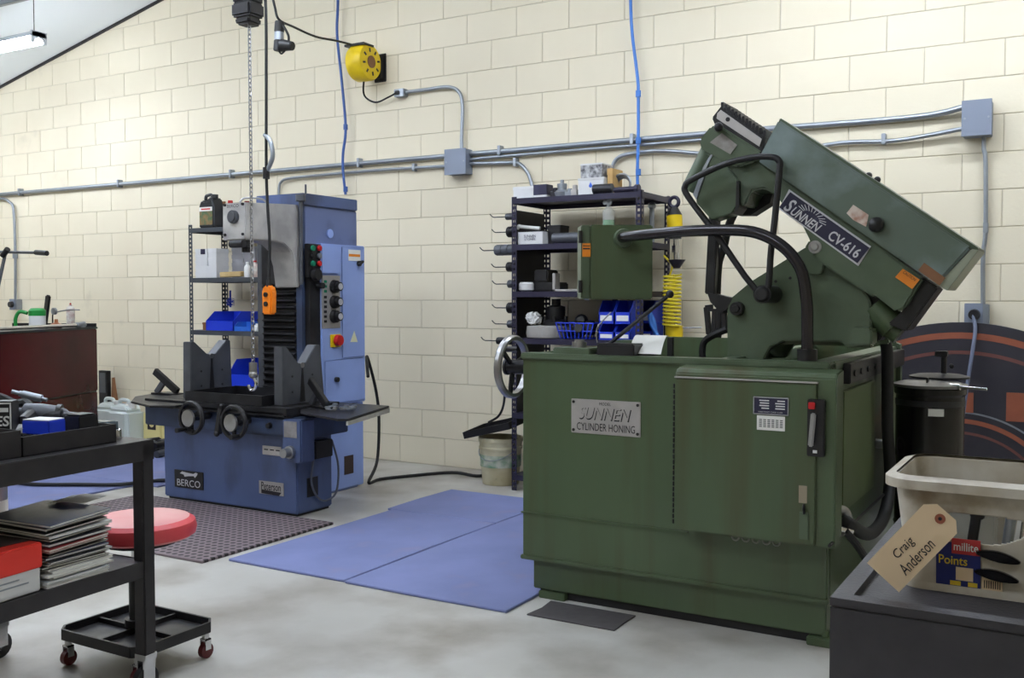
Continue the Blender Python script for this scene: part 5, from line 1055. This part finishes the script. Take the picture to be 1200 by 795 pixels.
for a in (-1, 1):
    for b in (-1, 1):
        x, y = SX+a*(tbx-.025), SY+b*(tby-.025)
        MB().cyl((x, y, .065), (x, y, .10), .012).box((x-.014, y-.012, .03), (x-.011, y+.012, .068)).box((x+.011, y-.012, .03), (x+.014, y+.012, .068)).box((x-.014, y-.012, .063), (x+.014, y+.012, .068)).build('caster_fork', M_chrome, stl)
        MB().cyl((x-.010, y, .026), (x+.010, y, .026), .026, n=18).build('caster_wheel', mat('maroon_wheel', (92, 26, 30), .4), stl)
        MB().cyl((x, y, .103), (x, y, .108), .007, n=8).build('tray_bolt', M_chrome, stl)

# ---------------------------------------------------------------- red cabinet and the things on it
RC = Matrix.Translation((-7.05, 5.33, 0)) @ Matrix.Rotation(math.radians(22), 4, 'Z')   # far right corner; local -y towards the viewer
rcab = thing('tool_cabinet', 'dark red lacquered tool cabinet with a raised rim by the wall', 'cabinet', (-7.4, 4.4, 0))
MB(RC).box((-.75, -1.9, .10), (0, 0, .47)).build('lower_body', M_red, rcab, bevel=.006)
MB(RC).box((-.75, -1.9, .478), (.004, 0, .985)).build('side_panel', M_red, rcab, bevel=.006)
MB(RC).box((-.74, -1.89, .12), (-.006, -.006, .984)).build('carcass', M_black, rcab)
MB(RC).box((-.755, -1.905, .985), (.009, .005, 1.0)).build('top', M_dark, rcab, bevel=.003)
MB(RC).box((-.745, -.012, 1.0), (0, .0, 1.03)).build('rear_rim', M_black, rcab)
MB(RC).box((-.70, -1.85, 0), (-.05, -.05, .10)).build('plinth', M_black, rcab)
def cpx(px, py=386, z=1.002): return W(px, py, Z=z)
tw = thing('torque_wrench', 'long chrome torque wrench with a black grip on the red cabinet edge', 'wrench', cpx(60, 388))
a, b = RC @ Vector((-.03, -1.6, 1.022)), RC @ Vector((-.04, -.22, 1.022))
MB().cyl(a, b, .013).build('shaft', M_chrome, tw); MB().cyl(a, a.lerp(b, .22), .019).build('grip', M_black, tw); MB().cyl(b, b+(b-a).normalized()*.1, .02, .026).cyl(b+(b-a).normalized()*.07-Zv*.02, b+(b-a).normalized()*.07+Zv*.015, .03).build('ratchet_head', M_galv, tw)
def on(u, v, z=1.001): return RC @ Vector((u, v, z))
def onpx(u, px_):
    lo, hi = -1.85, -.03
    for _ in range(40):
        m_ = (lo+hi)/2
        if PR(on(u, m_))[0] < px_: lo = m_
        else: hi = m_
    return on(u, lo)
gj = thing('hand_cleaner_jug', 'white jug with a green top and green handle on the red cabinet', 'jug', on(-.2, -.95))
p = onpx(-.17, 44); MB().lathe([(.055, 0), (.06, .006), (.06, .13), (.05, .145), (.02, .15)], p, n=20).build('jug', M_cardw, gj); MB().lathe([(.062, .10), (.062, .14), (.045, .158), (0, .16)], p, n=20).build('green_top', mat('green_plastic', (30, 140, 60), .4), gj)
MB().tube([p+Vector((-.05, -.05, .12)), p+Vector((-.1, -.08, .13)), p+Vector((-.12, -.1, .08)), p+Vector((-.12, -.1, .01))], .014).build('green_handle', MATS['green_plastic'], gj)
cs = onpx(-.18, 83); sc_ = thing('spray_can', 'grey and white spray can near the corner of the red cabinet', 'spray can', cs)
MB().lathe([(.03, 0), (.033, .004), (.033, .15), (.026, .165), (.012, .17), (.012, .182)], cs, n=20).build('can', M_label, sc_); MB().cyl(cs+Zv*.18, cs+Zv*.195, .007).build('nozzle', M_rednob, sc_)
tag(MB().lathe([(.03, 0), (.045, .005), (.045, .03), (.015, .045), (.012, .07)], onpx(-.12, 66), n=16).build('brass_funnel', mat('copper_pot', (170, 110, 80), .3, .6)), 'small copper coloured oil pot beside the spray can', 'pot')
gl = thing('gooseneck_gauge', 'small dial gauge on a bent rod beside the spray can', 'gauge', on(-.24, -.6))
p = onpx(-.26, 62); MB().tube([p, p+Vector((0, 0, .1)), p+Vector((.02, 0, .13))], .005).build('rod', M_dark, gl); MB().cyl(p+Vector((.02, -.01, .13)), p+Vector((.02, .01, .13)), .028).build('dial', M_galv, gl); MB().tube([p+Vector((.02, 0, .12)), p+Vector((.12, .05, .14)), p+Vector((.2, .1, .14))], .005).build('arm', M_steel, gl)
bh = thing('black_scraper', 'black flat handle standing upright on the red cabinet', 'tool', on(-.3, -.8))
p = onpx(-.34, 52); MB().bar(p, p+Vector((.03, .02, .26)), .06, .02, up=Yv).build('blade', M_black, bh, bevel=.009); MB().cyl(p, p+Zv*.02, .04).build('foot', M_black, bh)
tag(MB().cyl(on(-.45, -1.9, 1.06), on(-.45, -.95, 1.06), .045).build('cardboard_tube', mat('tan_tube', (150, 138, 104), .6), bevel=.003), 'tan cardboard tube lying at the back of the red cabinet', 'tube')
lm = thing('swing_arm_stand', 'dark swing arm stand with a horizontal bar behind the red cabinet', 'stand', on(-.5, -1.2))
o = W(2, 330, Y=4.7); MB().tube([on(-.5, -1.35, 1.0), W(-4, 345, Y=4.75), W(6, 298, Y=4.8)], .014, sm=1).build('upright', M_iron, lm); MB().cyl(W(-25, 295, Y=4.8), W(53, 296.5, Y=4.8), .011).build('bar', M_iron, lm); MB().cyl(W(42, 296, Y=4.8), W(55, 297, Y=4.8), .02).build('bar_end', M_black, lm); MB().cyl(W(3, 300, Y=4.78), W(9, 292, Y=4.78), .022).build('joint', M_dark, lm)
MB().cyl(on(-.5, -1.35, 1.0), on(-.5, -1.35, 1.02), .06).build('foot', M_dark, lm)
# jugs and valves near the wall
def wjug(x, y, s, m, mc, label, lab=None):
    t = thing('coolant_jug', label, 'jug', (x, y, 0))
    MB().box((x-.13*s, y-.1*s, 0), (x+.13*s, y+.1*s, .30*s)).build('body', m, t, bevel=.03, seg=3); MB().prism([(x-.12*s, y-.08*s, .29*s), (x+.12*s, y-.08*s, .29*s), (x+.07*s, y-.06*s, .34*s), (x-.07*s, y-.06*s, .34*s)], (0, .15*s, 0)).build('shoulder', m, t, bevel=.012)
    MB().tube([(x-.07*s, y, .32*s), (x-.06*s, y, .37*s), (x+.03*s, y, .37*s), (x+.06*s, y, .33*s)], .016*s).build('handle', m, t); MB().cyl((x+.085*s, y, .31*s), (x+.085*s, y, .36*s), .032*s).build('cap', mc, t)
    if lab:
        o = MB().box((x-.1*s, y-.1*s-.002, .05*s), (x+.1*s, y-.1*s, .25*s)).build('label', M_jugy, t); MB().box((x-.05*s, y-.1*s-.003, .14*s), (x+.05*s, y-.1*s-.002, .24*s)).build('label_mark', M_ink, o); MB().cyl((x, y-.1*s-.004, .19*s), (x, y-.1*s-.002, .19*s), .03*s).build('label_mark', M_jugy, o)
wjug(-7.42, 5.74, .95, M_jug, M_white, 'pale translucent coolant jug standing next to the red cabinet'); wjug(-7.05, 5.60, 1.0, M_jug, M_white, 'white coolant jug between the pale jug and the labelled jug'); wjug(-6.75, 5.72, 1.0, M_jugy, M_white, 'yellowed jug with a square black mark behind the blue grinder', True)
wf = thing('picture_frame', 'dark narrow frame leaning on the wall above the pale jug', 'frame', (-7.75, 5.98, .3)); q = W(123, 455, Y=5.95)
MB().box((q.x-.06, 5.93, 0), (q.x+.06, 5.97, q.z+.16)).build('panel', M_dark, wf, bevel=.003); MB().box((q.x-.04, 5.925, q.z-.04), (q.x+.04, 5.93, q.z+.14)).build('inset', M_iron, wf); MB().prism([(q.x+.06, 5.98, 0), (q.x+.2, 5.98, 0), (q.x+.10, 5.98, q.z+.1)], (0, -.03, 0)).build('gusset', M_brown, wf)
for i in range(14):
    x, y, zz = (-6.52+(i % 4)*.115, 5.22+(i//4)*.15, .012) if i < 8 else (-6.46+(i-8) % 3*.115, 5.25+(i-8)//3*.14, .068)
    d = Vector((random.uniform(-.3, .3), 1, 0)).normalized()*.05
    tag(MB().cyl(Vector((x, y, zz+.028))-d, Vector((x, y, zz+.028))+d, .027).cyl(Vector((x, y, zz+.028))+d, Vector((x, y, zz+.028))+d*1.3, .017).build('bearing_cap', M_dark if i % 3 else M_iron), 'oily bearing cap in the heap between the jugs and the blue grinder', 'bearing cap', 'bearing caps heaped by the jugs')

# ---------------------------------------------------------------- charcoal cart, bin and tag, right
rcrt = thing('utility_cart', 'charcoal moulded plastic utility cart carrying the stained white bin', 'cart', (.2, 1.8, 0))
x0, x1, y0, y1, zt_ = -.325, .75, 1.485, 2.30, .80
MB().box((x0, y0, zt_-.125), (x1, y1, zt_-.012)).build('top_tray', M_cartgrey, rcrt, bevel=.003)
for a, b in (((x0, y0), (x1, y0+.028)), ((x0, y1-.028), (x1, y1)), ((x0, y0+.028), (x0+.028, y1-.028)), ((x1-.028, y0+.028), (x1, y1-.028))): MB().box((a[0], a[1], zt_-.012), (b[0], b[1], zt_)).build('rim', M_cartgrey, rcrt)
for a in (x0+.02, x1-.11):
    for b in (y0+.02, y1-.11): MB().box((a, b, .22), (a+.09, b+.09, zt_-.09)).build('leg', M_cartgrey, rcrt, bevel=.01)
MB().box((x0, y0, .12), (x1, y1, .24)).build('lower_tray', M_cartgrey, rcrt, bevel=.015)
for a in (x0+.08, x1-.08):
    for b in (y0+.08, y1-.08): MB().cyl((a-.015, b, .055), (a+.015, b, .055), .055).build('caster', M_black, rcrt); MB().box((a-.02, b-.02, .08), (a+.02, b+.02, .125)).build('caster_mount', M_galv, rcrt)
bz = zt_-.011
bn = thing('storage_bin', 'stained white plastic bin with cut-out handles on the charcoal cart', 'bin', (-.05, 1.78, bz))
bx0, bx1, by0, by1, bh_ = -.245, .07, 1.645, 1.86, .172
def rrect(gx, gy, rad, n=12):
    """rounded rectangle grown by gx, gy: points counter-clockwise from the front left"""
    out = []
    ax0, ax1, ay0, ay1 = bx0-gx, bx1+gx, by0-gy, by1+gy
    def edge(p, q, m): return [(p[0]+(q[0]-p[0])*k/m, p[1]+(q[1]-p[1])*k/m) for k in range(m)]
    out += edge((ax0+rad, ay0), (ax1-rad, ay0), 150)
    for cx_, cy_, a in ((ax1-rad, ay0+rad, -90), (ax1-rad, ay1-rad, 0), (ax0+rad, ay1-rad, 90), (ax0+rad, ay0+rad, 180)):
        out += [(cx_+rad*math.cos(math.radians(a+90*k/n)), cy_+rad*math.sin(math.radians(a+90*k/n))) for k in range(n)]
        if a == -90: out += edge((ax1, ay0+rad), (ax1, ay1-rad), 6)
        if a == 0: out += edge((ax1-rad, ay1), (ax0+rad, ay1), 150)
        if a == 90: out += edge((ax0, ay1-rad), (ax0, ay0+rad), 6)
    return out
NS = 84; rings = []
for k in range(NS+1): rings.append([Vector((a, b, bz+bh_*k/NS)) for a, b in rrect(.02*k/NS, .018*k/NS, .035)])
NR = len(rings[0]); shv = [v for r in rings for v in r]; shf = []
for k in range(NS):
    for i in range(NR):
        c = (rings[k][i]+rings[k+1][(i+1) % NR])/2; sp_ = (k+.5)/NS
        back = c.y > (by0+by1)/2
        q_ = (c.x-(-.142 if not back else -.05))/(.068 if not back else .1)
        if abs(c.x-bx0) > .03 and abs(c.x-bx1) > .03 and abs(q_) < 1 and .66-.20*math.sqrt(1-q_*q_) < sp_ < .70+.03*(1-q_*q_): continue
        shf.append((k*NR+i, k*NR+(i+1) % NR, (k+1)*NR+(i+1) % NR, (k+1)*NR+i))
so_ = MB().add(shv, shf).build('shell', M_bin, bn); md = so_.modifiers.new('thick', 'SOLIDIFY'); md.thickness = .003
MB().prism([Vector((a, b, bz)) for a, b in rrect(0, 0, .035, 6)], (0, 0, .004)).build('bin_floor', M_bin, bn)
ro = [Vector((a, b, bz+bh_)) for a, b in rrect(.034, .034, .05)]; ri = [Vector((a, b, bz+bh_)) for a, b in rrect(.018, .016, .035)]
nr_ = len(ro); MB().add(ro+ri+[v-Zv*.014 for v in ro]+[v+Zv*.005 for v in ri], [(i, (i+1) % nr_, 2*nr_+(i+1) % nr_, 2*nr_+i) for i in range(nr_)]+[(i, (i+1) % nr_, 3*nr_+(i+1) % nr_, 3*nr_+i) for i in range(nr_)]).build('rim', M_bin, bn)
MB().add([v-Zv*.014 for v in ro]+[v-Zv*.016 for v in ri], [(i, (i+1) % nr_, nr_+(i+1) % nr_, nr_+i) for i in range(nr_)]).build('rim_underside', M_bin, bn)
fo = [Vector((a, b, bz)) for a, b in rrect(.008, .008, .035)]; MB().add(fo+[v+Zv*.012 for v in fo], [(i, (i+1) % nr_, nr_+(i+1) % nr_, nr_+i) for i in range(nr_)]).build('foot_rib', M_bin, bn)
# sticker on the bin front and two black handles
def bf(u, s): return Vector((u, by0-.018*s-.0025, bz+bh_*s))
def fq(u0, u1, s0, s1, d=0.0): return [bf(u0, s0)-Yv*d, bf(u1, s0)-Yv*d, bf(u1, s1)-Yv*d, bf(u0, s1)-Yv*d]
sk_ = MB().prism(fq(-.200, -.138, .06, .46), (0, -.0006, 0)).build('product_sticker', mat('sticker_blue', (40, 48, 110), .4), bn, smooth=False)
MB().prism(fq(-.178, -.138, .36, .5, .0008), (0, -.0006, 0)).build('sticker_red', mat('sticker_red', (190, 56, 56), .4), sk_, smooth=False)
nn_ = Vector((0, -.018, bh_)).normalized()
text('sticker_lettering', 'millite', bf(-.158, .43)-Yv*.002, Xv, nn_, .034, .013, M_paper, sk_, bold=.01); text('sticker_lettering', 'Points', bf(-.176, .30)-Yv*.002, Xv, nn_, .04, .014, mat('sticker_yellow', (226, 196, 60), .4), sk_, bold=.01)
MB().prism(fq(-.172, -.148, .12, .24, .0008), (0, -.0006, 0)).build('sticker_panel', M_manila, sk_, smooth=False)
MB().prism(fq(-.18, -.165, .07, .11, .0008), (0, -.0006, 0)).prism(fq(-.155, -.142, .07, .11, .0008), (0, -.0006, 0)).build('sticker_drawing', MATS['sticker_yellow'], sk_, smooth=False)
bc_ = MB().prism(fq(-.136, -.108, .05, .2), (0, -.0005, 0)).build('barcode_patch', M_manila, bn, smooth=False)
for k in range(8): MB().prism(fq(-.133+k*.003, -.1316+k*.003, .08, .15, .0006), (0, -.0003, 0)).build('bar_line', M_ink, bc_, smooth=False)
for s, u0 in ((.38, -.146), (.21, -.148)):
    t = tag(MB().prism([bf(u0+.064*k/12, s+.02-.05*(k/12)+ .055*math.sin(PI*min(1, k/12*1.0))**.7)-Yv*.001 for k in range(13)] + [bf(u0+.064*k/12, s+.02-.05*(k/12)-.04*math.sin(PI*k/12)**.7)-Yv*.001 for k in range(11, 0, -1)], (0, -.010, 0)).build('knife_handle', mat('gloss_black_plastic', (18, 16, 18), .2), bevel=.002), 'glossy black curved handle on the white bin, ' + ('just under the cut-out opening' if s > .3 else 'the lower one beside the barcode'), 'handle', 'black handles on the white bin')
# things inside the bin
for i, (u, v, h, m_, lbl) in enumerate(((-.115, 1.74, .15, M_galv, 'grey'), (-.09, 1.71, .16, M_chrome, 'bright chrome'), (-.165, 1.72, .13, M_dark, 'dark'))):
    tag(MB().cyl((u, v, bz+.006), (u+.015, v+.01, bz+h), .008).cyl((u+.013, v+.009, bz+h-.03), (u+.016, v+.011, bz+h+.005), .011).build('chisel', m_, bevel=.002), '%s chisel standing upright inside the stained white bin' % lbl, 'chisel')
tag(MB().box((-.225, 1.76, bz+.006), (-.13, 1.845, bz+.13)).box((-.227, 1.758, bz+.125), (-.128, 1.847, bz+.133)).build('parts_box', M_clear, bevel=.003), 'clear plastic parts box inside the stained white bin', 'box')
tag(MB().prism([(-.11, 1.80, bz+.006), (.05, 1.79, bz+.006), (.05, 1.81, bz+.165), (-.09, 1.82, bz+.155)], (0, .004, 0)).build('clear_bag', M_paper), 'white card sheet standing at the back inside the white bin', 'card')
tag(MB().lathe([(.05, 0), (.055, .005), (.055, .07), (.05, .07), (.05, .01), (0, .01)], (.0, 1.72, bz+.006), n=18).build('plastic_cup', mat('straw_pot', (206, 196, 130), .5)), 'straw coloured pot inside the stained white bin', 'pot')
# manila tag
tq = [Vector(v) for v in ((-.205, 1.596, .936), (-.158, 1.594, .902), (-.243, 1.572, .797), (-.293, 1.574, .831))]
tgn = thing('paper_tag', 'manila paper tag with a handwritten name leaning on the white bin', 'tag', (-.24, 1.58, .80))
e1 = (tq[1]-tq[2]).normalized(); e2 = (tq[3]-tq[2]); e2 = (e2-e1*e2.dot(e1)).normalized(); nrm = e1.cross(e2)
Lt = (tq[1]-tq[2]).length; Wt = (tq[3]-tq[2]).length; O_ = tq[2]
def tp_(a, b): return O_+e1*a*Lt+e2*b*Wt
MB().prism([tp_(0, 0), tp_(.90, 0), tp_(1, .22), tp_(1, .78), tp_(.90, 1), tp_(0, 1)], nrm*.0006).build('card', M_manila, tgn, smooth=False)
fr_ = -nrm if nrm.y > 0 else nrm
MB().cyl(tp_(.90, .5)-fr_*.0, tp_(.90, .5)+fr_*.0014, .0075, n=20).build('eyelet', mat('tan_eyelet', (150, 84, 62), .6), tgn); MB().cyl(tp_(.90, .5)+fr_*.0014, tp_(.90, .5)+fr_*.0018, .0028, n=12).build('eyelet_hole', M_ink, tgn)
rt_ = e1; upv = fr_.cross(e1)
text('handwriting', 'Craig', tp_(.40, .62)+fr_*.001, rt_, upv, .037, .017, M_ink, tgn, shear=.15); text('handwriting', 'Anderson', tp_(.42, .28)+fr_*.001, rt_, upv, .064, .017, M_ink, tgn, shear=.15)
